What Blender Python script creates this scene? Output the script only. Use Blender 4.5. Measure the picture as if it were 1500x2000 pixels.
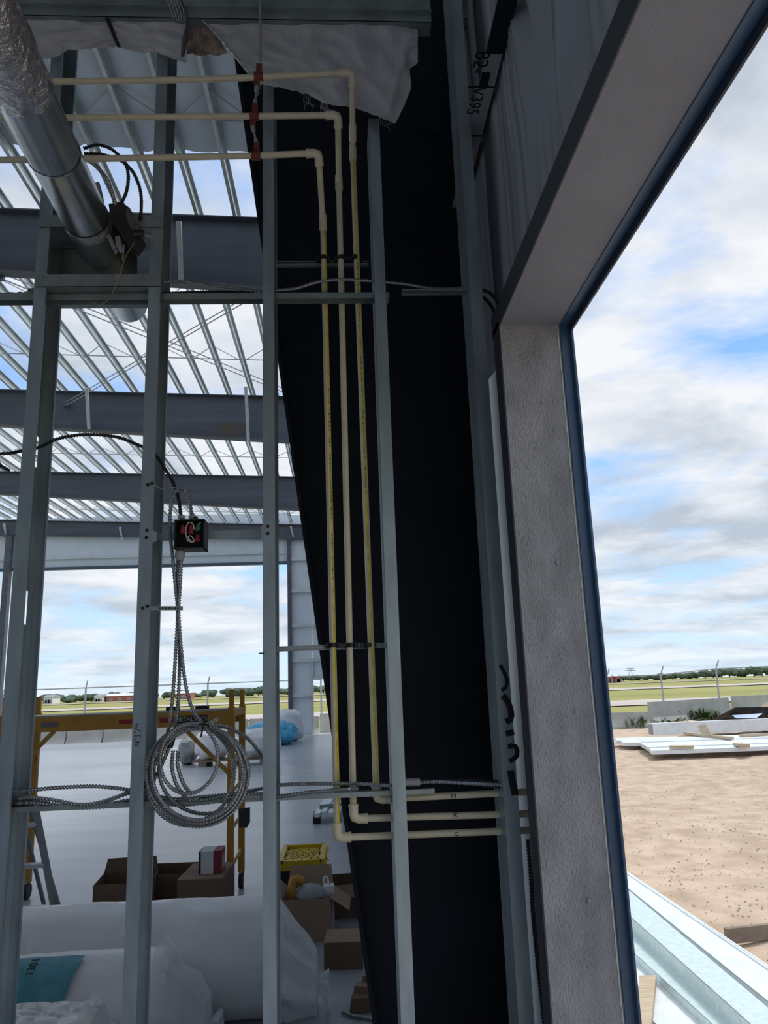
import bpy, bmesh, math, random
from mathutils import Vector, Matrix, noise
random.seed(7)
for o in list(bpy.data.objects): bpy.data.objects.remove(o)
S = bpy.context.scene
COL = S.collection
# ---------------------------------------------------------------- camera
F_PX, PITCH, YAW, ROLL, CAMZ = 1490.0, math.radians(12.96), math.radians(3.6), math.radians(2.1), 1.75
Fw = Vector((math.sin(YAW)*math.cos(PITCH), math.cos(YAW)*math.cos(PITCH), math.sin(PITCH)))
R0 = Vector((math.cos(YAW), -math.sin(YAW), 0)); U0 = R0.cross(Fw)
Rt = R0*math.cos(ROLL) - U0*math.sin(ROLL); Up = R0*math.sin(ROLL) + U0*math.cos(ROLL)
CAM = Vector((0, 0, CAMZ))
cd = bpy.data.cameras.new('camera'); cam = bpy.data.objects.new('camera', cd); COL.objects.link(cam)
cd.sensor_fit = 'VERTICAL'; cd.sensor_height = 24.0; cd.lens = F_PX/2000*24.0; cd.clip_start = .02; cd.clip_end = 5000
cam.matrix_world = Matrix(((Rt.x, Up.x, -Fw.x, 0), (Rt.y, Up.y, -Fw.y, 0), (Rt.z, Up.z, -Fw.z, CAMZ), (0, 0, 0, 1)))
S.camera = cam
def ray(px, py): return Fw*F_PX + Rt*(px-750) - Up*(py-1000)
def PY(px, py, Y): d = ray(px, py); return CAM + d*(Y/d.y)
def PX(px, py, X): d = ray(px, py); return CAM + d*(X/d.x)
def PZ(px, py, Z): d = ray(px, py); return CAM + d*((Z-CAMZ)/d.z)
def PD(px, py, D): return CAM + ray(px, py)*(D/F_PX)
# ---------------------------------------------------------------- sky
def sky():
    w = bpy.data.worlds.new('sky'); S.world = w; w.use_nodes = True; nt = w.node_tree; nt.nodes.clear()
    N = lambda t: nt.nodes.new(t); L = nt.links.new
    def m(op, a, b=None, clamp=False):
        n = N('ShaderNodeMath'); n.operation = op; n.use_clamp = clamp
        for i, v in enumerate((a, b)):
            if v is None: continue
            if isinstance(v, (int, float)): n.inputs[i].default_value = v
            else: L(v, n.inputs[i])
        return n.outputs[0]
    def ramp(fac, els):
        r = N('ShaderNodeValToRGB'); e = r.color_ramp.elements
        while len(e) < len(els): e.new(.5)
        for k, (p, c) in enumerate(els): e[k].position = p; e[k].color = (*c, 1)
        L(fac, r.inputs[0]); return r.outputs[0]
    def mix(f, a, b, t='MIX'):
        n = N('ShaderNodeMix'); n.data_type = 'RGBA'; n.blend_type = t
        if isinstance(f, (int, float)): n.inputs[0].default_value = f
        else: L(f, n.inputs[0])
        for i, v in ((6, a), (7, b)):
            if isinstance(v, tuple): n.inputs[i].default_value = (*v, 1)
            else: L(v, n.inputs[i])
        return n.outputs[2]
    tc = N('ShaderNodeTexCoord'); sp = N('ShaderNodeSeparateXYZ'); L(tc.outputs['Generated'], sp.inputs[0])
    z = m('MAXIMUM', sp.outputs[2], 0.0); zz = m('ADD', z, .13)
    cb = N('ShaderNodeCombineXYZ'); L(m('DIVIDE', sp.outputs[0], zz), cb.inputs[0]); L(m('DIVIDE', sp.outputs[1], zz), cb.inputs[1])
    cb.inputs[2].default_value = 4.3
    def nz(scale, det, off, rough=.55):
        mp = N('ShaderNodeMapping'); mp.inputs['Location'].default_value = off; L(cb.outputs[0], mp.inputs[0])
        n = N('ShaderNodeTexNoise'); n.inputs['Scale'].default_value = scale; n.inputs['Detail'].default_value = det
        n.inputs['Roughness'].default_value = rough; n.inputs['Distortion'].default_value = .25
        L(mp.outputs[0], n.inputs[0]); return n.outputs[0]
    cover = nz(1.15, 8, (1.9, 2.2, 0), .58)
    shade = nz(2.1, 5, (5.0, 1.0, 2.0))
    blue = ramp(z, [(0, (.56, .73, .87)), (.12, (.40, .62, .88)), (.4, (.21, .43, .86)), (1, (.13, .30, .72))])
    cl = ramp(shade, [(.36, (.40, .455, .53)), (.5, (.58, .62, .68)), (.63, (.73, .745, .77))])
    fac = ramp(cover, [(.36, (0, 0, 0)), (.50, (1, 1, 1))])
    skyc = mix(fac, blue, cl)
    haze = m('MULTIPLY', m('POWER', m('SUBTRACT', 1.0, z, True), 14.0), .62)
    skyc = mix(haze, skyc, (.62, .75, .85))
    below = m('LESS_THAN', sp.outputs[2], -.002)
    skyc = mix(below, skyc, (.30, .30, .22))
    bg = N('ShaderNodeBackground'); L(skyc, bg.inputs[0]); bg.inputs[1].default_value = .95
    out = N('ShaderNodeOutputWorld'); L(bg.outputs[0], out.inputs[0])
sky()
sd = bpy.data.lights.new('sun', 'SUN'); sd.energy = 2.0; sd.angle = math.radians(14); sd.color = (1, .96, .9)
sun = bpy.data.objects.new('sun', sd); COL.objects.link(sun)
sun.rotation_euler = Vector((-.55, -.35, -1.0)).to_track_quat('-Z', 'Y').to_euler()
S.view_settings.view_transform = 'Standard'; S.view_settings.look = 'None'
S.view_settings.gamma = 1; S.view_settings.use_curve_mapping = False; S.view_settings.exposure = 0.42
# ---------------------------------------------------------------- materials
MATS = {}
def mat(name, col, rough=.6, metal=0.0, var=0.0, scale=8.0, bump=0.0, bscale=60.0, col2=None, alpha=1.0, spec=.5, stretch=(1, 1, 1), trans=0.0, cuts=(.35, .65)):
    if name in MATS: return MATS[name]
    m = bpy.data.materials.new(name); m.use_nodes = True; nt = m.node_tree; b = nt.nodes['Principled BSDF']
    b.inputs['Base Color'].default_value = (*col, 1); b.inputs['Roughness'].default_value = rough
    b.inputs['Metallic'].default_value = metal; b.inputs['Alpha'].default_value = alpha
    b.inputs['Specular IOR Level'].default_value = spec; b.inputs['Transmission Weight'].default_value = trans
    tc = nt.nodes.new('ShaderNodeTexCoord'); mp = nt.nodes.new('ShaderNodeMapping'); mp.inputs['Scale'].default_value = stretch
    nt.links.new(tc.outputs['Object'], mp.inputs[0])
    if var > 0 or col2:
        n = nt.nodes.new('ShaderNodeTexNoise'); n.inputs['Scale'].default_value = scale; n.inputs['Detail'].default_value = 6
        nt.links.new(mp.outputs[0], n.inputs[0])
        r = nt.nodes.new('ShaderNodeValToRGB'); e = r.color_ramp.elements
        c2 = col2 if col2 else tuple(min(1, c*(1+var)) for c in col)
        c1 = col if col2 else tuple(c*(1-var) for c in col)
        e[0].position = cuts[0]; e[0].color = (*c1, 1); e[1].position = cuts[1]; e[1].color = (*c2, 1)
        nt.links.new(n.outputs[0], r.inputs[0]); nt.links.new(r.outputs[0], b.inputs['Base Color'])
    if bump > 0:
        n2 = nt.nodes.new('ShaderNodeTexNoise'); n2.inputs['Scale'].default_value = bscale; n2.inputs['Detail'].default_value = 4
        nt.links.new(mp.outputs[0], n2.inputs[0])
        bp = nt.nodes.new('ShaderNodeBump'); bp.inputs['Strength'].default_value = bump; bp.inputs['Distance'].default_value = .01
        nt.links.new(n2.outputs[0], bp.inputs['Height']); nt.links.new(bp.outputs[0], b.inputs['Normal'])
    MATS[name] = m; return m
GALV = mat('galvanized', (.36, .42, .46), .42, .75, var=.16, scale=14, stretch=(1, 1, .25))
GALVD = mat('galvanized_dull', (.30, .34, .34), .5, .7, var=.18, scale=9)
PURL = mat('galvanized_purlin', (.60, .64, .63), .5, .2, var=.1, scale=3)
GREYP_SHADE = mat('grey_primer_shade', (.010, .014, .024), .6, 0, var=.2, scale=3, spec=.25)  # far rafters' primer with the near bay's shade put into the colour
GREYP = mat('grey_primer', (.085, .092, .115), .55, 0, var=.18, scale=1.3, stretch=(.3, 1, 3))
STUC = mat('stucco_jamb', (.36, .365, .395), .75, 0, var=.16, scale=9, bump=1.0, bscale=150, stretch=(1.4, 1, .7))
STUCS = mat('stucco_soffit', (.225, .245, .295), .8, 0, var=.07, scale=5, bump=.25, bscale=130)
BLUE = mat('blue_trim', (.045, .10, .19), .4, 0, var=.1, scale=4)
DKTRIM = mat('dark_channel', (.045, .052, .066), .5, .2)
CPVC = mat('cream_plastic', (.66, .59, .43), .38, 0, var=.05, scale=20)
ELB = mat('cream_fitting', (.70, .63, .47), .32, 0)
YEL = mat('yellow_stripe', (.62, .50, .02), .4, 0, var=.25, scale=40)
BLK = mat('black_plastic', (.006, .006, .007), .45)
INK = mat('black_ink', (.006, .006, .008), .7)
RED = mat('red_oxide_hanger', (.16, .035, .022), .6, .1, var=.3, scale=60)
ROD = mat('zinc_rod', (.45, .46, .47), .4, .8)
STEEL = mat('armored_cable', (.30, .31, .32), .30, .8)
STEELD = mat('armored_cable_dark', (.025, .026, .028), .4, .3)
VINYL = mat('white_vinyl', (.60, .60, .62), .42, 0, var=.06, scale=5, bump=.15, bscale=40)
FOIL = mat('foil_tape', (.62, .60, .62), .22, .9, var=.2, scale=30, bump=1.0, bscale=55)
DUCT = mat('duct_metal', (.50, .53, .55), .27, .95, var=.08, scale=12)
PINK = mat('fiberglass', (.33, .26, .22), .95, 0, var=.3, scale=25)
WPAN = mat('white_panel', (.66, .71, .76), .5, 0, var=.04, scale=2)
WMET = mat('white_steel_outdoor', (.74, .80, .83), .4, .1, var=.06, scale=6)
GMET = mat('pale_galvanized_outdoor', (.60, .72, .73), .42, .35, var=.08, scale=30)
CONC = mat('barrier_concrete', (.46, .46, .43), .85, 0, var=.12, scale=2)
SAND = mat('sand', (.42, .315, .225), .95, 0, col2=(.58, .45, .34), scale=3.2, bump=.7, bscale=22)
WOOD = mat('weathered_wood', (.50, .40, .28), .8, 0, var=.2, scale=6, stretch=(1, 12, 12))
WOODD = mat('old_wood', (.24, .19, .15), .85, 0, var=.2, scale=6)
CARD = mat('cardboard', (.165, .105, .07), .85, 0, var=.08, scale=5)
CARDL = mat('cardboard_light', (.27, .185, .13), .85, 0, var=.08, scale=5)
YSC = mat('yellow_scaffold', (.45, .22, .022), .45, 0, var=.12, scale=7)
LIDY = mat('yellow_lid', (.66, .46, .02), .45)
WRAP = mat('white_wrap', (.80, .80, .82), .38, 0, var=.05, scale=3, bump=.35, bscale=9)
CLEAR = mat('clear_plastic', (.85, .86, .88), .25, 0, alpha=.55, bump=1.0, bscale=14)
TEAL = mat('teal_print', (.09, .30, .37), .5, 0, var=.12, scale=12)
TARP = mat('blue_tarp', (.08, .38, .62), .45, 0, var=.2, scale=6)
ALU = mat('ladder_aluminium', (.16, .17, .18), .4, .5)
ALUB = mat('ladder_step', (.5, .52, .54), .35, .7)
GRASS = mat('field_grass', (.22, .24, .05), .95, 0, col2=(.36, .33, .10), scale=.06, stretch=(.25, 1, 1))
TAXI = mat('taxiway', (.52, .46, .41), .9, 0, var=.05, scale=.2)
TREE = mat('hazed_tree_leaves', (.085, .125, .085), .9, 0, var=.4, scale=.6)  # leaf colour lightened to carry the distance haze
WEED = mat('weed_leaves', (.07, .10, .03), .9, 0, var=.3, scale=9)
BTARP = mat('black_silt_fabric', (.012, .014, .02), .6)
FARW = mat('far_white', (.75, .75, .76), .7)
FARR = mat('far_red', (.42, .13, .09), .8)
FENCE = mat('fence_steel', (.40, .43, .45), .6, .3)
WIRER = mat('red_wire_nut', (.26, .014, .03), .4)
WIREG = mat('green_wire', (.04, .22, .08), .4)
WIREW = mat('white_wire', (.6, .57, .5), .4)
GREYT = mat('grey_cast', (.30, .31, .33), .5)
# ---------------------------------------------------------------- mesh builder
class MB:
    def __init__(s): s.v = []; s.f = []; s.sm = False
    def quad(s, a, b, c, d):
        n = len(s.v); s.v += [Vector(a), Vector(b), Vector(c), Vector(d)]; s.f.append((n, n+1, n+2, n+3)); return s
    def box(s, lo, hi):
        x0, y0, z0 = lo; x1, y1, z1 = hi
        return s.hexa([(x0, y0, z0), (x1, y0, z0), (x1, y1, z0), (x0, y1, z0)], [(x0, y0, z1), (x1, y0, z1), (x1, y1, z1), (x0, y1, z1)])
    def hexa(s, bot, top):
        n = len(s.v); s.v += [Vector(p) for p in bot] + [Vector(p) for p in top]
        k = len(bot)
        s.f.append(tuple(n+i for i in reversed(range(k)))); s.f.append(tuple(n+k+i for i in range(k)))
        for i in range(k): j = (i+1) % k; s.f.append((n+i, n+j, n+k+j, n+k+i))
        return s
    def slab(s, pts, d):
        d = Vector(d); return s.hexa(pts, [Vector(p)+d for p in pts])
    def bar(s, a, b, w, h, up=(0, 0, 1)):
        a = Vector(a); b = Vector(b); t = (b-a).normalized(); u = Vector(up)
        if abs(t.dot(u)) > .98: u = Vector((0, 1, 0))
        x = t.cross(u).normalized(); y = x.cross(t)
        c = [x*(-w/2)+y*(-h/2), x*(w/2)+y*(-h/2), x*(w/2)+y*(h/2), x*(-w/2)+y*(h/2)]
        return s.hexa([a+k for k in c], [b+k for k in c])
    def tube(s, pts, r, n=10, cap=True):
        pts = [Vector(p) for p in pts]; rs = r if isinstance(r, (list, tuple)) else [r]*len(pts)
        base = len(s.v); t0 = (pts[1]-pts[0]).normalized()
        u = t0.orthogonal().normalized(); s.sm = True
        for i, p in enumerate(pts):
            t = (pts[min(i+1, len(pts)-1)]-pts[max(i-1, 0)]).normalized()
            u = (u - t*u.dot(t))
            u = u.normalized() if u.length > 1e-6 else t.orthogonal().normalized()
            w = t.cross(u)
            for k in range(n):
                a = 2*math.pi*k/n; s.v.append(p + (u*math.cos(a)+w*math.sin(a))*rs[i])
        for i in range(len(pts)-1):
            for k in range(n):
                a = base+i*n+k; b = base+i*n+(k+1) % n; s.f.append((a, b, b+n, a+n))
        if cap:
            s.f.append(tuple(base+k for k in reversed(range(n)))); e = base+(len(pts)-1)*n; s.f.append(tuple(e+k for k in range(n)))
        return s
    def grid(s, fn, nu, nv):
        b = len(s.v); s.sm = True
        for i in range(nu+1):
            for j in range(nv+1): s.v.append(Vector(fn(i/nu, j/nv)))
        for i in range(nu):
            for j in range(nv):
                a = b+i*(nv+1)+j; s.f.append((a, a+nv+1, a+nv+2, a+1))
        return s
    def build(s, name, material, parent=None, origin=None, smooth=None):
        if parent is not None: o0 = Vector(parent['_o']) if '_o' in parent else Vector((0, 0, 0))
        elif origin is not None: o0 = Vector(origin)
        else:
            xs = [v.x for v in s.v]; ys = [v.y for v in s.v]; zs = [v.z for v in s.v]
            o0 = Vector(((min(xs)+max(xs))/2, (min(ys)+max(ys))/2, min(zs)))
        me = bpy.data.meshes.new(name); me.from_pydata([v-o0 for v in s.v], [], s.f); me.update()
        bm = bmesh.new(); bm.from_mesh(me); bmesh.ops.recalc_face_normals(bm, faces=bm.faces[:]); bm.to_mesh(me); bm.free()
        o = bpy.data.objects.new(name, me); COL.objects.link(o)
        if material: me.materials.append(material)
        if parent is not None: o.parent = parent
        else: o.location = o0
        o['_o'] = tuple(o0)
        sm = s.sm if smooth is None else smooth
        if sm:
            for p in me.polygons: p.use_smooth = True
            if hasattr(me, 'set_sharp_from_angle'): me.set_sharp_from_angle(angle=math.radians(42))
        return o
def tag(o, label, cat, group=None, kind=None):
    o['label'] = label
    if kind: o['kind'] = kind
    if cat: o['category'] = cat
    if group: o['group'] = group
    return o
def struct(o, label=None):
    o['kind'] = 'structure'
    if label: o['label'] = label
    return o
def thing(name, loc, label, cat, group=None):
    o = bpy.data.objects.new(name, None); COL.objects.link(o); o.location = loc; o['_o'] = tuple(loc); o.empty_display_size = .1
    return tag(o, label, cat, group)
def copy_tree(o, parent=None, loc=None):
    c = o.copy(); COL.objects.link(c); c.parent = parent
    if loc is not None: c.location = loc
    for ch in list(o.children): copy_tree(ch, c)
    return c
def smoothpts(P, step):
    P = [Vector(p) for p in P]; out = []
    Q = [P[0]*2-P[1]] + P + [P[-1]*2-P[-2]]
    for i in range(1, len(Q)-2):
        a, b, c, d = Q[i-1], Q[i], Q[i+1], Q[i+2]; n = max(1, int((c-b).length/step))
        for k in range(n):
            t = k/n
            out.append(.5*((2*b)+(c-a)*t+(2*a-5*b+4*c-d)*t*t+(3*b-a-3*c+d)*t**3))
    out.append(P[-1]); return out
def stroke(mb, pts, w, n=5):
    return mb.tube(pts, w, n)
def text_mesh(txt, name, material, parent, origin, xdir, ydir, size):
    cu = bpy.data.curves.new(name, 'FONT'); cu.body = txt; cu.size = size; cu.align_x = 'CENTER'; cu.align_y = 'CENTER'; cu.extrude = .0004
    t = bpy.data.objects.new('t', cu); COL.objects.link(t); dg = bpy.context.evaluated_depsgraph_get(); dg.update()
    me = bpy.data.meshes.new_from_object(t.evaluated_get(dg)); bpy.data.objects.remove(t)
    x = Vector(xdir).normalized(); y = Vector(ydir); y = (y-x*x.dot(y)).normalized(); z = x.cross(y)
    o0 = Vector(parent['_o']) if parent is not None else Vector((0, 0, 0))
    for v in me.vertices: v.co = Vector(origin) + x*v.co.x + y*v.co.y + z*v.co.z - o0
    me.materials.clear(); me.materials.append(material); me.name = name
    o = bpy.data.objects.new(name, me); COL.objects.link(o)
    if parent is not None: o.parent = parent
    o['_o'] = tuple(o0); return o
# ================================================================ SETTING
YF = [3.15, 10.34, 17.53, 24.72, 32.5]            # frame lines
YEND = YF[4]
XW0, XW1 = .528, .719                             # framed-opening depth in the side wall
XOUT = .745
ROOF0, SLOPE = CAMZ+6.95, .040
XREF = PY(510, 432, YF[1]).x
ROOF0 = PY(510, 432, YF[1]).z
def roofz(x): return ROOF0 + (XREF-x)*SLOPE
XL = -19.0
FLOOR = mat('polished_slab', (.30, .33, .37), .30, 0, col2=(.38, .41, .45), scale=1.1, stretch=(.5, 2.0, 1), spec=.6)
struct(MB().box((XL, -4.04, -.25), (XOUT, YEND+.3, 0)).build('floor', FLOOR), 'polished grey concrete slab')
g = MB()
def sandz(x, y):
    r = max(0, min(1, (x-.9)/1.0))
    tr = 0
    for yc, sl_ in ((13.2, .10), (11.0, .16), (15.0, .05)):
        dd = abs(y-(yc+sl_*(x-4))); tr += max(0, 1-dd/.28)
    return -.10 + r*(tr*(-.02+.05*noise.noise(Vector((x*6, y*5, 7)))) + .05*noise.noise(Vector((x*.6, y*.6, 0))) + .028*noise.noise(Vector((x*2.6, y*1.3, 3))) + .010*noise.noise(Vector((x*9, y*9, 1))))
g.grid(lambda u, v: (lambda x, y: (x, y, sandz(x, y)))(XOUT+.002+u**1.8*38, -8+v*37), 260, 420)
struct(g.build('ground_sand', SAND), 'tan sand yard with tyre tracks outside the opening')
g = MB(); g.quad((-700, -300, -.22), (900, -300, -.22), (900, 900, -.22), (-700, 900, -.22))
struct(g.build('ground_grass', GRASS), 'flat green airfield grass')
for i, (y0, y1, z) in enumerate(((33, 37, -.13), (60, 74, -.15), (140, 168, -.1), (300, 330, .0))):
    g = MB(); g.quad((-500, y0, z), (700, y0-8*(i > 0), z), (700, y1-8*(i > 0), z), (-500, y1, z))
    struct(g.build('ground_taxiway', TAXI), 'pale taxiway strip crossing the airfield grass')
# walls
zs = PY(978, 636, 2.2).z                          # head of the opening
OY0, OY1 = -3.6, 2.2
zt = 8.75
wr = MB()
wr.box((XOUT-.022, OY1+.031, -.1), (XOUT, YEND+.3, zt)).box((XOUT-.022, OY0-.03, zs+.041), (XOUT, OY1+.031, zt)).box((XOUT-.022, -4.0, -.1), (XOUT, OY0-.031, zt))
wallr = struct(wr.build('wall_right', WPAN), 'white metal panel side wall')
# vinyl-faced insulation on the inside of the side wall, wrinkled
def vin(u, v):
    y = -4.0+u*6.98; z = zs+.06+v*(6.9-zs)
    w = .020*noise.noise(Vector((y*9, z*.5, 1))) + .012*noise.noise(Vector((y*22, z*.8, 4))) + .010*math.exp(-((y-2.1)/.45)**2)*noise.noise(Vector((y*55, z*.5, 9))) + .010*noise.noise(Vector((y*3, z*3, 2)))
    k = math.exp(-((y-1.75)/.35)**2)*math.exp(-((z-zs-.75)/.7)**2)
    return (XW0+.085+w*(.5+2.6*k), y, z)
MB().grid(vin, 520, 50).build('insulation_facing', mat('vinyl_wall_facing', (.35, .355, .40), .22, 0), wallr)
def vin2(u, v):
    y = 2.26+u*.72; z = v*1.0*(zs-1.18)+1.18
    return (XW1-.03+.007*noise.noise(Vector((y*14, z*.7, 8))), y, z)
MB().grid(vin2, 24, 40).build('insulation_strip', mat('vinyl_strip', (.62, .64, .65), .38, 0), wallr)
struct(MB().box((XL, -4.04, 0), (XOUT, -4.0, zt+.8)).build('wall_back', WPAN))
# framed opening
d1 = struct(MB().box((XW0, OY1, 0), (XW1, OY1+.03, zs)).build('door_1', STUC), 'tall framed opening with grey stucco-textured jamb and blue trim')
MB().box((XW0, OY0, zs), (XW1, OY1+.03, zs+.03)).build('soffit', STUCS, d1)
MB().box((XW0-.004, OY0, zs), (XW0, OY1+.1, zs+.075)).build('head_channel', DKTRIM, d1)
MB().box((XW0-.004, OY1, 0), (XW0, OY1+.085, zs+.02)).build('jamb_channel', DKTRIM, d1)
MB().box((XW1, OY1-.006, 0), (XOUT+.002, OY1+.06, zs-.004)).build('jamb_trim', BLUE, d1)
MB().box((XOUT+.002, OY1-.028, 0), (XOUT+.008, OY1+.06, zs-.03)).build('jamb_lip', BLUE, d1)
MB().box((XW1, OY0, zs-.004), (XOUT+.002, OY1+.06, zs+.04)).build('head_trim', BLUE, d1)
MB().box((XOUT+.002, OY0, zs-.03), (XOUT+.008, OY1+.06, zs+.04)).build('head_lip', mat('blue_trim_shaded', (.018, .026, .05), .5), d1)  # trim blue darkened, shade on the lip's inner face is in the colour
MB().box((XW0, OY0-.03, 0), (XW1, OY0, zs)).build('far_jamb', STUC, d1)
eb = MB()
def ragged(u, v):
    z = u*zs; return (XW1-.004-.004*(1+noise.noise(Vector((z*60, 1, 0))))*(1-v), OY1-.0015, z)
eb.grid(ragged, 260, 1).build('sealant_edge', mat('sealant', (.55, .60, .56), .6), d1)
for px, py in ((1059, 786), (1088, 1098), (1125, 1390), (1150, 1759)):
    p = PY(px, py, OY1); MB().tube([p+Vector((0, .001, 0)), p-Vector((0, .004, 0)), p-Vector((0, .006, 0))], [.0055, .0055, .003], 10).build('screw', GREYT, d1)
# far end wall
WF = [PY(562, 1102, YEND), PY(0, 1108, YEND)]
zdoor = WF[0].z; xd = PY(563, 1300, YEND).x; zfr = PY(590, 1058, YEND).z
wf = struct(MB().box((xd+.15, YEND, 0), (PY(612, 1400, YEND).x, YEND+.04, 9.2)).build('wall_far', WPAN), 'far end wall of white metal panels around a huge hangar opening')
xdoor0 = PY(612, 1380, YEND).x; zd2 = PY(625, 1327, YEND).z
MB().box((xdoor0, YEND, zd2), (XOUT, YEND+.04, 9.2)).build('panel', WPAN, wf)
MB().box((xdoor0+1.1, YEND, 0), (XOUT, YEND+.04, zd2)).build('panel', WPAN, wf)
xs_ = [XL, PY(-20, 1080, YEND).x, PY(183, 1080, YEND).x, PY(420, 1080, YEND).x, xd+.15]
for a, b in zip(xs_, xs_[1:]):
    for z0, z1 in ((zdoor+.1, (zdoor+zfr)/2-.03), ((zdoor+zfr)/2+.03, zfr+.6), (zfr+.6, 9.3)):
        MB().box((a+.002, YEND, z0), (b-.002, YEND+.04, z1)).build('panel', WPAN, wf)
MB().box((XL, YEND-.12, zdoor), (xd+.1, YEND+.06, zdoor+.12)).build('opening_header', mat('blue_steel', (.06, .10, .14), .5), wf)
MB().box((XL, YEND-.1, (zdoor+zfr)/2-.03), (xd, YEND, (zdoor+zfr)/2+.03)).build('girt', PURL, wf)
MB().box((xd, YEND-.2, 0), (xd+.17, YEND+.06, zfr+.5)).build('opening_post', GREYP, wf)
for y in (1093, 1155, 1222, 1290, 1358):
    z = PY(590, y, YEND).z; MB().box((xd+.17, YEND-.15, z-.06), (XOUT-.05, YEND, z+.06)).build('girt', PURL, wf) if y != 1358 else MB().box((xd+.17, YEND-.15, z-.06), (xdoor0, YEND, z+.06)).build('girt', PURL, wf)
MB().box((xdoor0-.08, YEND-.1, 0), (xdoor0+.02, YEND, PY(590, 1290, YEND).z)).build('door_post', PURL, wf)
MB().box((xdoor0, YEND-.1, zd2), (xdoor0+1.2, YEND, zd2+.12)).build('door_header', PURL, wf)
# roof insulation over the first bay (underside of the ceiling)
YINS = 9.0; PSP = PY(494, 788, YF[2]).x-PY(448, 787, YF[2]).x
PXS = [PY(494, 788, YF[2]).x + PSP*2 - k*PSP for k in range(24)]
def ins(u, v):
    x = XOUT-.05+u*(PXS[-1]-XOUT); y = -4.0+v*(YINS+4.0)
    ph = ((x-PXS[0])/PSP) % 1.0
    return (x, y+.12*noise.noise(Vector((x*3, 0, 5)))*(v > .99), roofz(x)+.165-.05*math.sin(math.pi*ph)+.012*noise.noise(Vector((x*2, y*3, 0))))
struct(MB().grid(ins, 240, 90).build('ceiling', mat('roof_vinyl', (.58, .61, .66), .45, 0, bump=.2, bscale=12)), 'white vinyl roof insulation sagging between purlins')
# ================================================================ STEEL FRAMES
def rafdepth(x): return max(.45, 1.12+.053*(x-XREF))
def rafter(i, label):
    Y = YF[i]-(.17 if i == 4 else 0); x0, x1 = XL+.1, -.51
    t = thing('steel_rafter', ((x0+x1)/2, Y, roofz(x1)-1.2), label, 'rafter', 'main roof rafters')
    dep = rafdepth if i < 4 else (lambda x: .62)
    n = 12
    for k in range(1):
        top = [(x0, roofz(x0)), (x1, roofz(x1))]
        w = MB(); w.slab([(x0, Y-.006, roofz(x0)), (x1, Y-.006, roofz(x1)), (x1, Y-.006, roofz(x1)-dep(x1)), (x0, Y-.006, roofz(x0)-dep(x0))], (0, .012, 0)).build('web', GREYP, t)
        MB().hexa([(x0, Y-.11, roofz(x0)-.02), (x1, Y-.11, roofz(x1)-.02), (x1, Y+.11, roofz(x1)-.02), (x0, Y+.11, roofz(x0)-.02)], [(x0, Y-.11, roofz(x0)), (x1, Y-.11, roofz(x1)), (x1, Y+.11, roofz(x1)), (x0, Y+.11, roofz(x0))]).build('top_flange', GREYP, t)
        b0, b1 = roofz(x0)-dep(x0), roofz(x1)-dep(x1)
        MB().hexa([(x0, Y-.11, b0-.02), (x1, Y-.11, b1-.02), (x1, Y+.11, b1-.02), (x0, Y+.11, b0-.02)], [(x0, Y-.11, b0), (x1, Y-.11, b1), (x1, Y+.11, b1), (x0, Y+.11, b0)]).build('bottom_flange', GREYP, t)
    return t
RL = ['deep grey steel rafter just past the damper and duct', 'grey rafter with a brown stain, second beyond the studs', 'grey steel rafter directly above the hangar opening side, third beyond the studs', 'shallow grey end rafter on top of the far white wall']
RA = []
for i in range(1, 5): RA.append(rafter(i, RL[i-1]))
def brace(ri, px, py0, py1, yoff):
    Y = YF[ri]-yoff; a = PY(px, py0, Y); b = PY(px+5, py1, Y+yoff-.13); MB().bar(a, b, .07, .05, (0, 1, 0)).build('flange_brace', PURL, RA[ri-1])
brace(1, 349, 432, 548, .5); brace(2, 169, 758, 838, .55); brace(2, 480, 755, 862, .55); brace(4, 234, 1030, 1055, .4); brace(4, 568, 1028, 1050, .4); brace(4, 8, 1022, 1056, .4)
def stainpatch():
    b = MB()
    def f(u, v):
        px = 412+u*70; py = 826+v*28*(1-.5*abs(u-.5)); return PY(px, py, YF[2]-.0085)
    b.grid(f, 4, 2).build('rust_stain', mat('rust', (.13, .085, .055), .8, 0, col2=(.085, .092, .115), scale=3), RA[1])
stainpatch()
# columns of frames further back
for i in range(1, 5):
    t = thing('steel_column', (.05, YF[i], 0), 'dark tapered steel column carrying rafter number %d along the side wall' % i, 'column', 'far side wall columns')
    Y = YF[i]-(.17 if i == 4 else 0); x1 = .42; zb = roofz(.3)-.02
    MB().slab([(x1-.35, Y-.006, 0), (x1, Y-.006, 0), (x1, Y-.006, zb), (x1-.9, Y-.006, zb), (x1-.9, Y-.006, zb-1.1)], (0, .012, 0)).build('web', GREYP, t)
    MB().hexa([(x1-.37, Y-.12, 0), (x1-.35, Y-.12, 0), (x1-.35, Y+.12, 0), (x1-.37, Y+.12, 0)], [(x1-.92, Y-.12, zb-1.1), (x1-.9, Y-.12, zb-1.1), (x1-.9, Y+.12, zb-1.1), (x1-.92, Y+.12, zb-1.1)]).build('inner_flange', GREYP, t)
    MB().box((x1, Y-.12, 0), (x1+.02, Y+.12, zb)).build('outer_flange', GREYP, t)
for i in range(5):
    Y = YF[i]-(.17 if i == 4 else 0); t = thing('steel_column', (XL, Y, 0), 'grey steel column far across the hangar floor', 'column', 'columns across the hangar'); zb = roofz(XL)-.55
    MB().box((XL-.2, Y-.006, 0), (XL+.2, Y+.006, zb)).build('web', GREYP, t); MB().box((XL-.22, Y-.11, 0), (XL-.2, Y+.11, zb)).build('flange', GREYP, t); MB().box((XL+.2, Y-.11, 0), (XL+.22, Y+.11, zb)).build('flange', GREYP, t)
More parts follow.
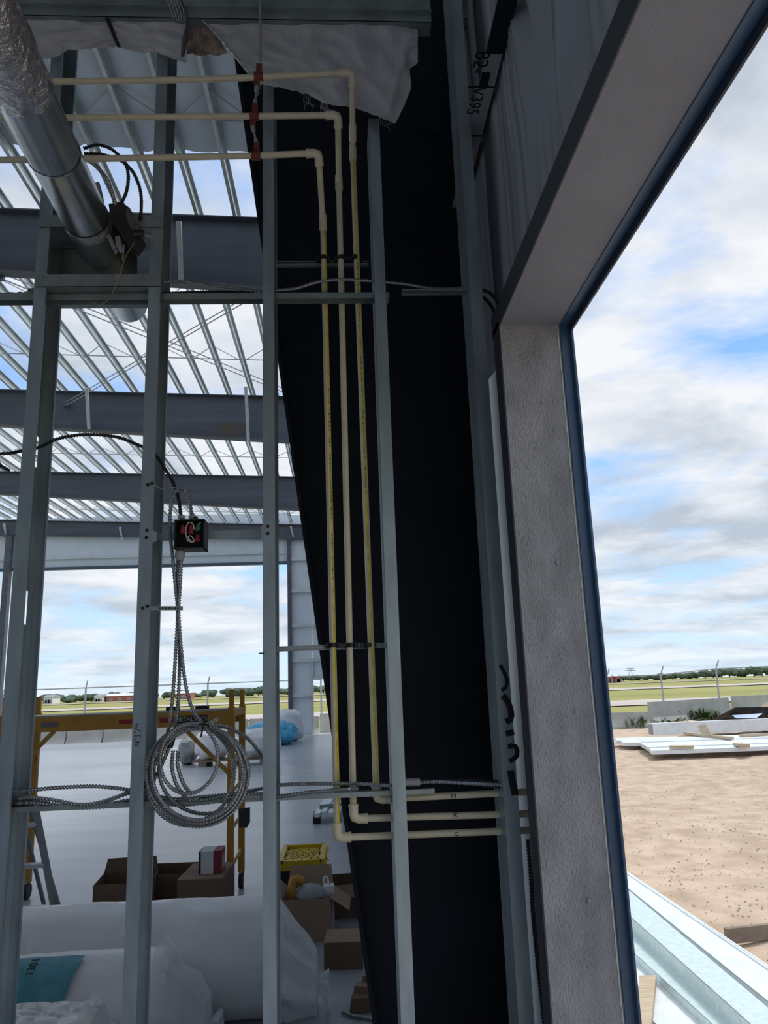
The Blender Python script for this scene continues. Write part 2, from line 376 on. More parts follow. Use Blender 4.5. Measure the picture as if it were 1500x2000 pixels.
t = thing('steel_post', (PY(18, 1080, YEND).x, YEND-.3, 0), 'slender steel end wall post with a diagonal brace', 'post')
p = PY(20, 1050, YEND-.3); MB().box((p.x-.12, YEND-.46, 0), (p.x+.12, YEND-.16, roofz(p.x)-.70)).build('shaft', GREYP, t)
MB().bar(PY(-10, 1032, YEND-.4), PY(22, 1056, YEND-.4), .09, .09).build('diagonal_brace', GREYP, t)
# near column (tapered)
Yc, FH = 3.15, .125
yl = Yc-FH
t = thing('steel_column', (0, Yc, 0), 'near-black tapered steel column right behind the cream pipes', 'column')
La, Lb = PY(515, 463, yl), PY(737, 2000, yl); sl = (La.x-Lb.x)/(La.z-Lb.z)
lx = lambda z: Lb.x+(z-Lb.z)*sl
Ra, Rb = PY(921, 560, yl), PY(1000, 1960, yl); rx = (Ra.x+Rb.x)/2
ZT = roofz(0)-.05; zk = ZT-1.15
MB().slab([(lx(0), Yc-.005, 0), (rx, Yc-.005, 0), (rx, Yc-.005, ZT), (lx(zk), Yc-.005, ZT), (lx(zk), Yc-.005, zk)], (0, .01, 0)).build('web', GREYP_SHADE, t)
MB().hexa([(lx(0)-.016, yl, 0), (lx(0), yl, 0), (lx(0), Yc+FH, 0), (lx(0)-.016, Yc+FH, 0)], [(lx(zk)-.016, yl, zk), (lx(zk), yl, zk), (lx(zk), Yc+FH, zk), (lx(zk)-.016, Yc+FH, zk)]).build('inner_flange', GREYP_SHADE, t)
MB().box((rx-.0, yl, 0), (rx+.016, Yc+FH, ZT)).build('outer_flange', GREYP_SHADE, t)
MB().box((lx(0)-.05, yl-.05, 0), (rx+.05, Yc+FH+.05, .025)).build('base_plate', GREYP_SHADE, t)
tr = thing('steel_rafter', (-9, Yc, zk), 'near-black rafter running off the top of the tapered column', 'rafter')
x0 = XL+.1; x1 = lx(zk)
MB().slab([(x0, Yc-.005, roofz(x0)), (x1, Yc-.005, roofz(x1)), (x1, Yc-.005, roofz(x1)-1.15), (x0, Yc-.005, roofz(x0)-.5)], (0, .01, 0)).build('web', GREYP_SHADE, tr)
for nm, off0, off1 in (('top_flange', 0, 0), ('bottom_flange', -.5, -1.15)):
    MB().hexa([(x0, yl, roofz(x0)+off0-.02), (x1, yl, roofz(x1)+off1-.02), (x1, Yc+FH, roofz(x1)+off1-.02), (x0, Yc+FH, roofz(x0)+off0-.02)], [(x0, yl, roofz(x0)+off0), (x1, yl, roofz(x1)+off1), (x1, Yc+FH, roofz(x1)+off1), (x0, Yc+FH, roofz(x0)+off0)]).build(nm, GREYP_SHADE, tr)
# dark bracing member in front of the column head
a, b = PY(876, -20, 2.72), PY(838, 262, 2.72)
tag(MB().bar(PY(890, -120, 2.72), b, .125, .05, (0, 1, 0)).build('knee_brace', GREYP_SHADE), 'black slanted steel brace in front of the column head', 'brace')
# ================================================================ PURLINS
BL = ['covered first bay under the white roof insulation', 'open bay between the first and second far rafters', 'open bay between the stained rafter and the third', 'open bay running up to the far end wall']
def purlin_mesh(L):
    m = MB(); h = .15
    m.box((-.002, 0, 0), (.002, L, h)); m.box((0, 0, h-.003), (.048, L, h)); m.box((-.048, 0, 0), (0, L, .003)); m.box((.045, 0, h-.02), (.048, L, h)); m.box((-.048, 0, 0), (-.045, L, .02))
    return m
for b in range(4):
    y0, y1 = (YF[b]+.002 if b else -3.9), YF[b+1]-.002
    if b == 3: y1 = YEND-.05
    src = None
    for k, x in enumerate(PXS):
        if src is None:
            src = purlin_mesh(y1-y0).build('roof_purlin', PURL, None, (0, 0, 0)); o = src
        else: o = src.copy(); COL.objects.link(o)
        o.location = (x, y0, roofz(x)+.001)
        tag(o, 'galvanized roof purlin in the '+BL[b], 'purlin', 'purlins of the '+BL[b])
for b in range(4):
    for q, y in enumerate((YF[b]+(YF[b+1]-YF[b])*.36, YF[b]+(YF[b+1]-YF[b])*.72)):
        xa, xb = PXS[0], PXS[-1]
        t = thing('sag_rod', ((xa+xb)/2, y, roofz(xb)), 'thin sag rod line in the '+BL[b], 'rod', 'sag rods of the '+BL[b])
        MB().tube([(xa, y, roofz(xa)+.06), (xb, y, roofz(xb)+.06)], .012 if b else .01, 5).build('rod', FENCE, t)
        for k in range(0, 20, 2):
            MB().tube([(PXS[k], y+.05, roofz(PXS[k])+.03), (PXS[k+1], y-.5, roofz(PXS[k+1])+(.13 if b else .07))], .009, 4).build('diagonal', FENCE, t)
            MB().tube([(PXS[k+1], y-.5, roofz(PXS[k+1])+(.13 if b else .07)), (PXS[k+2], y+.05, roofz(PXS[k+2])+.03)], .009, 4).build('diagonal', FENCE, t)
for nm, pts in (('rising toward the column', ((130, 785, 17.4), (700, 452, 10.45))), ('falling toward the column', ((0, 532, 10.45), (655, 800, 17.4)))):
    t = thing('cross_brace', PY(*pts[0]), 'pair of roof bracing rods in the first open bay '+nm, 'brace rod', 'roof bracing rods')
    for dz in (0, -.09):
        MB().tube([PY(*pts[0])+Vector((0, 0, dz)), PY(*pts[1])+Vector((0, 0, dz))], .011, 5).build('rod', FENCE, t)
    MB().box(tuple(PY(*pts[0])-Vector((.06, .05, .12))), tuple(PY(*pts[0])+Vector((.06, .05, .05)))).build('anchor_plate', GREYP, t)
# ================================================================ STUD WALL
YS, SD, FL, LIP, TH = 2.45, .152, .040, .013, .0018
ZTR = 4.35
SX = [PY(p, 1350, YS).x for p in (8, 261, 513, 760, 970)]
SLAB = ['first steel stud with oval knockouts, beside the stepladder', 'second steel stud with 9 1/4 written on it', 'third steel stud, left of the cream pipes', 'fourth steel stud, crossing in front of the cream pipes', 'last steel stud with thick black marks, beside the stucco jamb']
KO = [[880, 1186], [1180], [1700], [], []]
STUDS = []
for i, x in enumerate(SX):
    top = ZTR if i < 2 else (PY(530, 165, YS).z if i == 2 else (PY(735, 232, YS).z if i == 3 else 5.0))
    t = thing('steel_stud', (x+FL/2, YS+SD/2, 0), SLAB[i], 'stud'); STUDS.append(t)
    fl = .045 if i == 4 else FL
    MB().box((x, YS, 0), (x+fl, YS+TH, top)).build('front_flange', GALV, t)
    MB().box((x, YS+SD-TH, 0), (x+fl, YS+SD, top)).build('back_flange', GALV, t)
    MB().box((x+fl-TH, YS+TH, 0), (x+fl, YS+LIP, top)).box((x+fl-TH, YS+SD-LIP, 0), (x+fl, YS+SD-TH, top)).build('lip', GALV, t)
    w = MB(); ks = sorted(PY(40, k, YS+.1).z for k in KO[i]) if i == 0 else []
    z0 = 0; yk0, yk1, hk = YS+.088, YS+.127, .055
    for z in ks:
        w.box((x, YS+TH, z0), (x+TH, YS+SD-TH, z-hk)); w.box((x, YS+TH, z-hk), (x+TH, yk0, z+hk)); w.box((x, yk1, z-hk), (x+TH, YS+SD-TH, z+hk)); z0 = z+hk
    w.box((x, YS+TH, z0), (x+TH, YS+SD-TH, top)).build('web', GALV, t)
    MB().box((x+TH, YS+.128, 0), (x+TH+.002, YS+.134, top)).build('web_rib', GALV, t)
for k in range(1, 4):
    t = copy_tree(STUDS[0], None, STUDS[0].location-Vector((.41*k, 0, 0))); t['_o'] = tuple(t.location)
    tag(t, 'steel stud further along the wall, past the one beside the stepladder', 'stud', 'studs past the stepladder')
def sscrew(px, py, st):
    p = PY(px, py, YS); MB().tube([p, p-Vector((0, .003, 0))], .0055, 8).build('screw', BLK, st)
for px, py in ((289, 947), (297, 944), (287, 1036), (286, 1050), (279, 1188), (288, 1184)): sscrew(px, py, STUDS[1])
for px, py in ((523, 1028), (523, 1042)): sscrew(px, py, STUDS[2])
ink = MB()
def hand(mb, strokes, Y, w): 
    for s in strokes: mb.tube([PY(a, b, Y) for a, b in s], w, 5)
GL = [[(7, 6), (2, 6), (1, 9), (4, 12), (7, 10), (7, 6), (6, 0)], [(10, 12), (10.5, 9)], [(14, 10), (16, 12), (16, 0)], [(13, 0), (19, 0)], [(21, 12), (21, 9)], [(23, 12), (23, 9)], [(22, -2), (28, 11)], [(30, 11), (29, 6), (35, 6)], [(34, 12), (34, 0)]]
hand(ink, [[(274-.028*(1458-gx*1.3-1435)*-1-gy, 1458-gx*1.3) for gx, gy in g_] for g_ in GL], YS-.0006, .0011)
ink.build('handwriting', INK, STUDS[1])
ink = MB()
Y5 = YS-.001
for s, w in (([(977, 1299), (984, 1312), (990, 1328), (988, 1342), (980, 1349)], .006), ([(982, 1358), (992, 1372), (998, 1390), (997, 1405), (988, 1410)], .010), ([(988, 1433), (1004, 1430)], .009), ([(992, 1458), (1007, 1458), (1010, 1475), (995, 1488)], .008), ([(997, 1505), (1001, 1528), (1006, 1553)], .011)):
    pp = smoothpts([PY(a, b, Y5) for a, b in s], .01)
    n0 = len(ink.v); ink.tube(pp, w, 8)
    for v in ink.v[n0:]: v.y = Y5 + (v.y-Y5)*.12
ink.build('black_marks', INK, STUDS[4])
# channels running through the studs
def chan(z, xa, xb, label, Y=YS+.055, w=.038, h=.013):
    m = MB(); m.box((xa, Y-w/2, z), (xb, Y+w/2, z+.0015)).box((xa, Y-w/2, z-h), (xb, Y-w/2+.0015, z)).box((xa, Y+w/2-.0015, z-h), (xb, Y+w/2, z))
    return tag(m.build('bridging_channel', GALVD), label, 'channel')
zl = PY(400, 1562, YS+.03).z; zu = PY(300, 572, YS+.03).z
chan(zl, -3.2, PY(848, 1545, YS+.05).x, 'lower bridging channel running through the studs under the cable coil')
chan(zu, -3.2, PY(760, 580, YS+.05).x, 'upper bridging channel running through the studs below the duct', h=.022)
chan(PY(800, 569, YS+.05).z, PY(785, 569, YS+.05).x, PY(925, 569, YS+.05).x, 'short thin channel between the fourth stud and the last stud', h=.004)
# pipe-clamp struts
def strut(px0, px1, py, label, Y, perf):
    z = PY((px0+px1)/2, py, Y).z; xa, xb = PY(px0, py, Y).x, PY(px1, py, Y).x
    t = thing('pipe_strut', ((xa+xb)/2, Y, z-.01), label, 'bracket')
    MB().box((xa, Y, z-.008), (xb, Y+.02, z-.0065)).box((xa, Y+.0185, z-.008), (xb, Y+.02, z+.008)).build('rail', GALV, t)
    MB().box((xa, Y, z+.006), (xb, Y+.006, z+.0085)).build('top_edge', GALV, t)
    k = int((xb-xa)/.012)
    if perf:
        h = MB()
        for q in range(k//2): h.box((xa+.01+q*.012, Y-.0006, z-.002), (xa+.016+q*.012, Y+.0004, z+.003))
        MB().box((xa, Y, z-.0065), ((xa+xb)/2-.02, Y+.002, z+.006)).build('perforated_face', GALVD, t); h.build('perforation', ALUB, t)
    return t
# pipes
PR = .0108; YU, YP = 2.30, 2.535
def pipe(label, letter, upper, elbow, coup, low, bottom, end, stripe_ang, letter_px, print_z):
    root = thing('cpvc_pipe', PY(*bottom, YP), label, 'pipe')
    e0 = PY(*elbow, YU); zc = None
    c = PY(*coup, YP); b = PY(*bottom, YP); en = PY(*end, YP)
    b.x = c.x; c = Vector((b.x, YP, c.z))
    # keep measured slant of the vertical leg
    b = PY(*bottom, YP)
    up = [PY(px, py, YU) for px, py in upper]
    MB().tube(smoothpts(up+[e0], .15), PR, 14).build('supply_run', CPVC, root)
    MB().tube([e0, c], PR, 14).build('drop_offset', CPVC, root)
    MB().tube([c, b], PR, 14).build('drop', CPVC, root)
    MB().tube([b, en], PR, 14).build('tail_run', CPVC, root)
    def elb(p, d1, d2, nm):
        d1 = d1.normalized(); d2 = d2.normalized(); L = .042
        m = MB(); m.tube([p+d1*L, p+d1*.015, p+(d1+d2)*.004, p+d2*.015, p+d2*L], [PR*1.38, PR*1.36, PR*1.42, PR*1.36, PR*1.38], 14)
        m.tube([p+d1*(L-.006), p+d1*L*1.02], PR*1.48, 14); m.tube([p+d2*(L-.006), p+d2*L*1.02], PR*1.48, 14)
        m.build(nm, ELB, root)
    elb(e0, up[-1]-e0, c-e0, 'elbow'); elb(b, c-b, en-b, 'elbow')
    dd = (c-e0).normalized()
    m = MB(); m.tube([c+Vector((0, 0, .032))-dd*.0, c+Vector((0, 0, .012)), c, c-Vector((0, 0, .02)), c-Vector((0, 0, .03))], [PR*1.3, PR*1.34, PR*1.3, PR*1.36, PR*1.3], 14); m.build('coupling', ELB, root)
    if letter == 'H':
        c2 = c+(e0-c).normalized()*.075; MB().tube([c2+dd*-.03, c2+dd*.03], PR*1.32, 14).build('coupling', ELB, root)
    if stripe_ang:
        s = MB(); a0, a1 = stripe_ang
        def f(u, v):
            p = c.lerp(b, .01+u*.97); a = a0+(a1-a0)*v; return p+Vector((math.sin(a), -math.cos(a), 0))*(PR*1.012)
        st = s.grid(f, 12, 4).build('stripe', YEL, root)
        if print_z:
            z0, z1 = print_z; pm = MB(); n = 46; am = (a0*.6+a1*.4)
            for k in range(n):
                if random.random() < .25: continue
                zz = z0+(z1-z0)*k/n; tt = (zz-c.z)/(b.z-c.z); p = c.lerp(b, tt)
                for da in (-.12, .12):
                    q = p+Vector((math.sin(am+da), -math.cos(am+da), 0))*(PR*1.02); h = random.uniform(.006, .014)*(1 if da > 0 else .6)
                    pm.box((q.x-.0006, q.y-.0006, q.z), (q.x+.0006, q.y+.0004, q.z+h))
            pm.build('printed_lettering', INK, root)['kind'] = 'stuff'
        if len(up) and letter == 'R':
            s = MB(); q0, q1 = PY(508, 229, YU), e0
            s.grid(lambda u, v: q0.lerp(q1, u)+Vector((0, -math.cos(-1.3+.5*v), math.sin(-1.3+.5*v)))*(PR*1.012), 6, 3).build('stripe', YEL, root)
    lx_, ly_ = letter_px; lm = MB(); Yf = YP-PR-.0004
    G = {'H': [[(-4, -4), (-4, 5)], [(4, -4), (4, 5)], [(-4, 0), (4, -1)]], 'R': [[(-3, -5), (-3, 5)], [(-3, -5), (2, -4), (2, -1), (-3, 0)], [(-2, 0), (4, 5)]], 'C': [[(2, -3), (-2, -3), (-4, 0), (-2, 3), (4, 3)]]}[letter]
    for s in G: lm.tube([PY(lx_+a, ly_+b_, Yf) for a, b_ in s], .0011, 5)
    lm.build('letter_'+letter.lower(), INK, root); return root
zz = lambda py: PY(700, py, YP).z
pipe('cream pipe marked C, innermost of three with a broad yellow stripe', 'C', [(-900, 325), (-40, 313), (240, 309), (500, 304)], (622, 299), (631, 435), None, (659, 1636), (1042, 1621), (.25, .95), (892, 1629), (zz(765), zz(1140)))
pipe('plain cream pipe marked R, middle of three without stripe on its drop', 'R', [(-900, 240), (-40, 232), (240, 229), (500, 227)], (660, 225), (662, 358), None, (691, 1599), (1042, 1589), None, (890, 1591), None)
pipe('cream pipe marked H, outermost of three with a dashed printed yellow stripe', 'H', [(-900, 166), (-40, 160), (240, 158), (400, 155), (500, 151)], (688, 142), (689, 300), None, (736, 1561), (1042, 1546), (-.15, .45), (886, 1554), (zz(510), zz(1000)))
PIPEPX = [(631, 650), (668, 684), (693, 719)]
s1 = strut(538, 720, 513, 'upper strut with three black clamps holding the cream pipes', YP+.016, False)
s2 = strut(540, 752, 1264, 'lower perforated strut with three black clamps holding the cream pipes', YP+.016, True)
for st, py, xs in ((s1, 504, (631, 667, 693)), (s2, 1260, (650, 685, 720))):
    for px in xs:
        p = PY(px, py, YP)
        MB().tube([p-Vector((0, 0, .0075)), p+Vector((0, 0, .0075))], PR*1.32, 14).box((p.x-.026, p.y-.002, p.z-.008), (p.x+.026, p.y+.016, p.z+.008)).build('clamp', BLK, st)
# hanger rod with red clamps
h = thing('pipe_hanger', PY(500, 305, YU), 'threaded rod hanger with three rust-red clamps carrying the cream pipes', 'hanger')
hp = [PY(505, 149, YU), PY(497, 227, YU), PY(500, 304, YU)]
xr = hp[0].x
MB().tube([(xr+.006, YU, 4.6), (xr+.006, YU, hp[0].z+.065)], .0052, 8).build('rod', ROD, h)
for i, p in enumerate(hp):
    k = MB(); k.tube([p-Vector((.016, 0, 0)), p+Vector((.016, 0, 0))], PR*1.4, 14)
    k.box((p.x-.008, p.y-.004, p.z+.012), (p.x+.012, p.y+.004, p.z+.052))
    if i < 2: k.box((p.x-.016, p.y-.004, p.z-.045), (p.x+.004, p.y+.004, p.z-.012))
    k.build('clamp', RED, h)
for a, b in ((hp[0], hp[1]), (hp[1], hp[2])):
    p, q = a+Vector((-.006, 0, -.043)), b+Vector((.002, 0, .05))
    MB().tube([p, p.lerp(q, .25), p.lerp(q, .27), p.lerp(q, .75), p.lerp(q, .77), q], [.008, .008, .004, .004, .007, .007], 8).build('eye_bolt', ROD, h)
# ================================================================ TOP CHANNEL AND HANGING INSULATION
zc0 = PY(300, 34, 2.37).z
m = MB(); xa, xb = -3.2, PY(842, 34, 2.37).x
m.box((xa, 2.37, zc0), (xb, 2.372, zc0+.11)).box((xa, 2.37, zc0), (xb, 2.435, zc0+.002)).box((xa, 2.352, zc0+.035), (xb, 2.37, zc0+.039)).box((xa, 2.37, zc0+.108), (xb, 2.435, zc0+.11))
tag(m.build('top_channel', GALVD), 'galvanized channel along the top of the stud wall', 'channel')
m = MB(); xa2 = PY(905, 30, 2.6).x; xb2 = XW0+.06; zc2 = PY(960, 38, 2.6).z
m.box((xa2, 2.6, zc2), (xb2, 2.602, zc2+.12)).box((xa2, 2.6, zc2), (xb2, 2.66, zc2+.002))
tag(m.build('eave_channel', GALVD), 'short dark channel between the knee brace and the side wall', 'channel')
def interp(P, t):
    L = [0]
    for a, b in zip(P, P[1:]): L.append(L[-1]+math.hypot(b[0]-a[0], b[1]-a[1]))
    d = t*L[-1]
    for i in range(len(P)-1):
        if d <= L[i+1] or i == len(P)-2:
            k = (d-L[i])/max(1e-6, L[i+1]-L[i]); return (P[i][0]+(P[i+1][0]-P[i][0])*k, P[i][1]+(P[i+1][1]-P[i][1])*k)
def sheet(top, bot, y0, y1, amp, seed, nu=60, nv=26):
    def f(u, v):
        a = interp(top, u); b = interp(bot, u)
        px, py = a[0]+(b[0]-a[0])*v, a[1]+(b[1]-a[1])*v
        py += v**6*3*noise.noise(Vector((u*40, seed, 0)))
        r = abs(noise.noise(Vector((u*3.2+v*2, v*2.2-u*1.5, seed))))
        return PY(px, py, y0+(y1-y0)*v**1.3+amp*(.9*r+.35*noise.noise(Vector((u*11, v*7, seed+3))))*min(1, v*4))
    return MB().grid(f, nu, nv)
VF = mat('insulation_vinyl', (.50, .50, .52), .42, 0, bump=.35, bscale=120, stretch=(1, 1, .1))
t = thing('insulation_blanket', PY(215, 100, 2.42), 'white vinyl insulation hanging below the top channel by the duct, split by a black slit', 'insulation')
sheet([(25, 30), (130, 30), (370, 30)], [(68, 118), (110, 112), (131, 98), (180, 95), (232, 91), (250, 98), (280, 104), (302, 100), (332, 113), (364, 123)], 2.385, 2.405, .03, 1).build('facing', VF, t)
m = MB(); m.slab([PY(204, 33, 2.375), PY(213, 33, 2.375), PY(236, 92, 2.39), (PY(229, 92, 2.39))], (0, .002, 0)).build('slit', BLK, t)
m = MB(); m.tube([PY(352, 0, 2.35), PY(360, 20, 2.35), PY(368, 38, 2.37), PY(362, 75, 2.37), PY(356, 110, 2.385)], [.006, .007, .005, .011, .006], 8).build('torn_fold', mat('dark_foil', (.10, .10, .11), .3, .4, bump=.6, bscale=60), t)
for k in range(5):
    MB().tube([PY(325+k*6, -5, 2.34), PY(334+k*6, 20, 2.342), PY(340+k*5, 40, 2.345)], .0012, 4).build('scrim_thread', VINYL, t)
t = thing('insulation_tuft', PY(405, 105, 2.43), 'brownish ragged fiberglass tuft between the two hanging white sheets', 'insulation')
sheet([(366, 34), (385, 36), (402, 38)], [(362, 108), (376, 104), (392, 110), (410, 106), (422, 110), (446, 104)], 2.40, 2.425, .04, 5, 30, 16).build('fiberglass', PINK, t)
t = thing('insulation_blanket', PY(700, 230, 2.40), 'large torn white vinyl insulation sheet drooping in front of the column head', 'insulation')
sheet([(392, 32), (600, 32), (816, 32)], [(487, 143), (500, 164), (545, 170), (598, 184), (640, 204), (690, 210), (735, 226), (772, 242), (790, 205), (803, 172), (800, 135), (816, 122)], 2.385, 2.40, .045, 9, 90, 34).build('facing', VF, t)
m = MB(); m.tube(smoothpts([PY(396, 40, 2.375), PY(420, 66, 2.375), PY(450, 100, 2.38), PY(486, 143, 2.385)], .02), .004, 6).build('foil_edge', FOIL, t)
m = MB()
for k in range(26):
    px = random.choice([random.uniform(592, 615), random.uniform(620, 640), random.uniform(500, 520), random.uniform(735, 765)]); py = 166+(px-500)*.26
    m.tube([PY(px, py-4, 2.44), PY(px+random.uniform(-4, 4), py+random.uniform(4, 12), 2.44), PY(px+random.uniform(-2, 10), py+random.uniform(10, 24), 2.44)], .0008, 3)
m.build('frayed_scrim', VINYL, t)['kind'] = 'stuff'
# stamped liner panels behind the column head
t = thing('stamped_girt', PY(945, 250, 2.95), 'grey steel girt web stamped with dotted numbers above the opening', 'girt')
xe = .600; e0 = PX(984, 104, xe); zg = e0.z
UZ = lambda px, py, dz=0: PZ(px, py, zg-dz)
yend = 3.0
ST = mat('stamped_steel', (.42, .43, .44), .5, .1)
xq = SX[4]+.05
MB().hexa([(xq, e0.y, zg), (xe, e0.y, zg), (xe, yend, zg), (.545, yend, zg), (xq, 2.44, zg)], [(xq, e0.y, zg+.003), (xe, e0.y, zg+.003), (xe, yend, zg+.003), (.545, yend, zg+.003), (xq, 2.44, zg+.003)]).build('web', ST, t)
MB().box((xe-.003, e0.y-.6, zg), (xe, yend, zg+.05)).build('edge_lip', BLK, t)
MB().box((xq, e0.y-.42, zg-.004), (xe, e0.y, zg+.01)).build('splice_plate', GREYP_SHADE, t)
a, b = UZ(900, 140), UZ(958, 140); c = UZ(953, 169); MB().box((xq, a.y, zg-.008), (b.x, c.y, zg-.001)).build('clip', GREYP_SHADE, t)
for y in (169, 265): c = UZ(930, y); MB().box((.5, c.y-.003, zg-.003), (xe, c.y+.003, zg)).build('seam', BLK, t)
def stamp(txt, px, py, dpx, dpy, size): o = UZ(px, py, .001); text_mesh(txt, 'stamped_number', INK, t, o, UZ(px+dpx, py+dpy, .001)-o, UZ(px+dpy, py-dpx, .001)-o, size)
stamp('82-', 938, 122, -4, 20, .075); stamp('V395', 928, 198, -6, 20, .065)
# ================================================================ DUCT
A, B = PD(8, 105, 1.83), PD(252, 597, 3.28); ax = (B-A).normalized()
A0 = A-ax*1.0
t = thing('round_duct', B, 'shiny round sheet metal duct sloping through the stud wall, upper end taped in foil', 'duct')
r = .0755
Lt = (B-A0).length
def along(d): return A0+ax*d
def at_px(py):
    best = min(range(400), key=lambda k: abs(proj(along(Lt*k/400))[1]-py)); return Lt*best/400
def proj(p):
    q = p-CAM; return (750+F_PX*q.dot(Rt)/q.dot(Fw), 1000-F_PX*q.dot(Up)/q.dot(Fw))
dA, dB, dC = at_px(150), at_px(430), at_px(300)
m = MB(); m.tube([along(dA), along(dC-.004), along(dC), along(dC+.004), along(Lt)], [r, r, r*1.025, r, r], 40, False).build('duct_pipe', DUCT, t)
m = MB(); m.tube([along(dC-.004), along(dC+.004)], r*1.03, 40, False).build('seam_bead', DUCT, t)
n = 26; pts = []; rr = []
m = MB()
def foil(u, v):
    a = 2*math.pi*v; d = u*(dA+.05); x = ax.orthogonal().normalized(); y = ax.cross(x)
    q = r*1.03+.006*noise.noise(Vector((math.cos(a)*4, math.sin(a)*4, d*14)))+.003*noise.noise(Vector((math.cos(a)*14, math.sin(a)*14, d*40)))
    return along(d)+(x*math.cos(a)+y*math.sin(a))*q
m.grid(foil, 130, 56).build('foil_sleeve', FOIL, t)
def foil2(u, v):
    a = 2*math.pi*v; d = dB+(u-.5)*.05; x = ax.orthogonal().normalized(); y = ax.cross(x)
    return along(d)+(x*math.cos(a)+y*math.sin(a))*(r*1.025+.002*noise.noise(Vector((math.cos(a)*14, math.sin(a)*14, d*60))))
m = MB(); m.grid(foil2, 8, 56).build('foil_band', FOIL, t)
# framed duct panel between first and second studs
t = thing('duct_panel', PY(190, 555, YS+.09), 'dark galvanized sheet panel framed between two studs where the duct passes', 'panel')
Yq = YS+.09
m = MB(); pts = [PY(120, 440, Yq), PY(268, 440, Yq), PY(268, 550, Yq), PY(116, 550, Yq)]
m.slab(pts, (0, .0012, 0)).build('sheet', mat('sheet_dark', (.16, .18, .17), .4, .7, var=.2, scale=6), t)
xa, xb = SX[0]+.005, SX[1]+FL
for py0, py1, nm in ((420, 444, 'head_track'), (536, 560, 'sill_track')):
    z0, z1 = PY(200, py1, YS-.002).z, PY(200, py0, YS-.002).z
    MB().box((xa, YS-.003, z0), (xb, YS-.001, z1)).box((xa, YS-.003, z0), (xb, YS+SD, z0+.0015)).build(nm, GALVD, t)
for px, py in ((92, 538), (126, 538), (152, 541), (194, 541), (228, 541), (258, 540), (302, 540), (92, 450), (308, 431), (285, 428)):
    p = PY(px, py, YS-.003); MB().tube([p, p-Vector((0, .004, 0))], .0045, 8).build('screw', ROD, t)
MB().bar(PY(120, 486, Yq-.002), PY(268, 486, Yq-.002), .002, .002).build('crease', BLK, t)
# damper actuator
Ya = 2.40
t = thing('damper_actuator', PY(240, 470, Ya), 'black motorized damper actuator clamped beside the shiny duct', 'actuator')
def pxbox(name, P, Y, d, m_, parent): 
    return MB().slab([PY(a, b, Y) for a, b in P], (0, d, 0)).build(name, m_, parent)
pxbox('housing', [(212, 398), (236, 394), (252, 405), (276, 458), (262, 478), (246, 474), (216, 430)], Ya, .07, mat('actuator_black', (.022, .021, .024), .5), t)
pxbox('side_label', [(246, 407), (253, 405), (276, 446), (262, 461), (246, 424)], Ya-.002, .004, mat('actuator_label', (.10, .10, .11), .6, 0, var=.5, scale=120), t)
pxbox('mounting_bracket', [(189, 420), (197, 417), (226, 482), (221, 489)], Ya-.02, .03, GALVD, t)
pxbox('shaft_clamp', [(225, 462), (233, 460), (238, 480), (230, 486), (226, 478)], Ya-.025, .03, ROD, t)
MB().tube([PY(262, 458, Ya), PY(282, 456, Ya)], [.016, .012], 10).build('cable_gland', BLK, t)
MB().tube([PY(280, 459, Ya), PY(298, 463, Ya+.03)], .005, 8).build('cable_stub', GREYT, t)
MB().tube([PY(242, 478, Ya-.01), PY(240, 508, Ya-.01)], .003, 6).build('bolt', ROD, t)
MB().tube(smoothpts([PY(262, 474, Ya-.01), PY(246, 500, Ya-.02), PY(236, 530, YS-.02), PY(226, 558, YS-.01), PY(212, 585, YS+.03), PY(195, 594, YS+.04), PY(176, 590, YS+.05)], .01), .0014, 5).build('signal_wire', mat('yellow_wire', (.35, .27, .06), .5), t)
MB().tube(smoothpts([PY(200, 402, Ya+.02), PY(196, 380, Ya+.02), PY(190, 358, Ya+.02)], .01), .008, 8).build('perforated_hanger', GALVD, t)
# ================================================================ ARMORED CABLES
def cable(pts, label=None, group=None, r=.0066, m_=STEEL, parent=None, name='armored_cable', pitch=.0092):
    P = smoothpts(pts, pitch/4); rs = [r if i % 4 in (0, 1) else r*.70 for i in range(len(P))]
    o = MB().tube(P, rs, 8).build(name, m_, parent, smooth=False)
    if label: tag(o, label, 'cable', group)
    return o
def C(P, Y): return [PY(a, b, Y) for a, b in P]
YC = YS+.04
cable(C([(163, 290), (190, 283), (215, 290), (232, 303)], Ya+.05), 'short black armored cable arching behind the duct toward the lowest pipe', m_=STEELD)
cable(C([(163, 309), (185, 322), (205, 345), (217, 372), (226, 402)], Ya), 'grey armored cable curving from the duct down into the actuator', r=.008)
cable(C([(165, 300), (200, 302), (240, 316), (250, 338), (248, 370), (237, 398)], Ya+.01), 'black armored cable looping up from the actuator top', m_=STEELD)
cable(C([(244, 318), (262, 340), (274, 372), (276, 405), (273, 430)], Ya+.04), 'black armored cable hanging from the cable tie to the head track', m_=STEELD)
cable(C([(-900, 905), (-400, 900), (-30, 888), (40, 881), (78, 873), (110, 858), (150, 850), (190, 849), (230, 854), (262, 866), (284, 876), (305, 890), (322, 915), (337, 940), (348, 970), (354, 1012)], YC), 'dark armored cable arching from the first stud over to the open wire box', m_=STEELD)
cable(C([(-300, 900), (-30, 905), (0, 910), (18, 919)], YC), 'dark cable end poking out past the first stud knockout', m_=STEELD)
cable(C([(350, 952), (365, 965), (372, 988), (374, 1012)], YC-.01), 'short armored cable bending from the hook into the open wire box')
cable(C([(346, 955), (336, 975), (332, 1010), (332, 1040), (337, 1085), (343, 1150), (347, 1195), (344, 1260), (338, 1350), (330, 1420), (312, 1470), (292, 1520), (282, 1545)], YC-.02), 'armored cable passing the open wire box and dropping behind the coil')
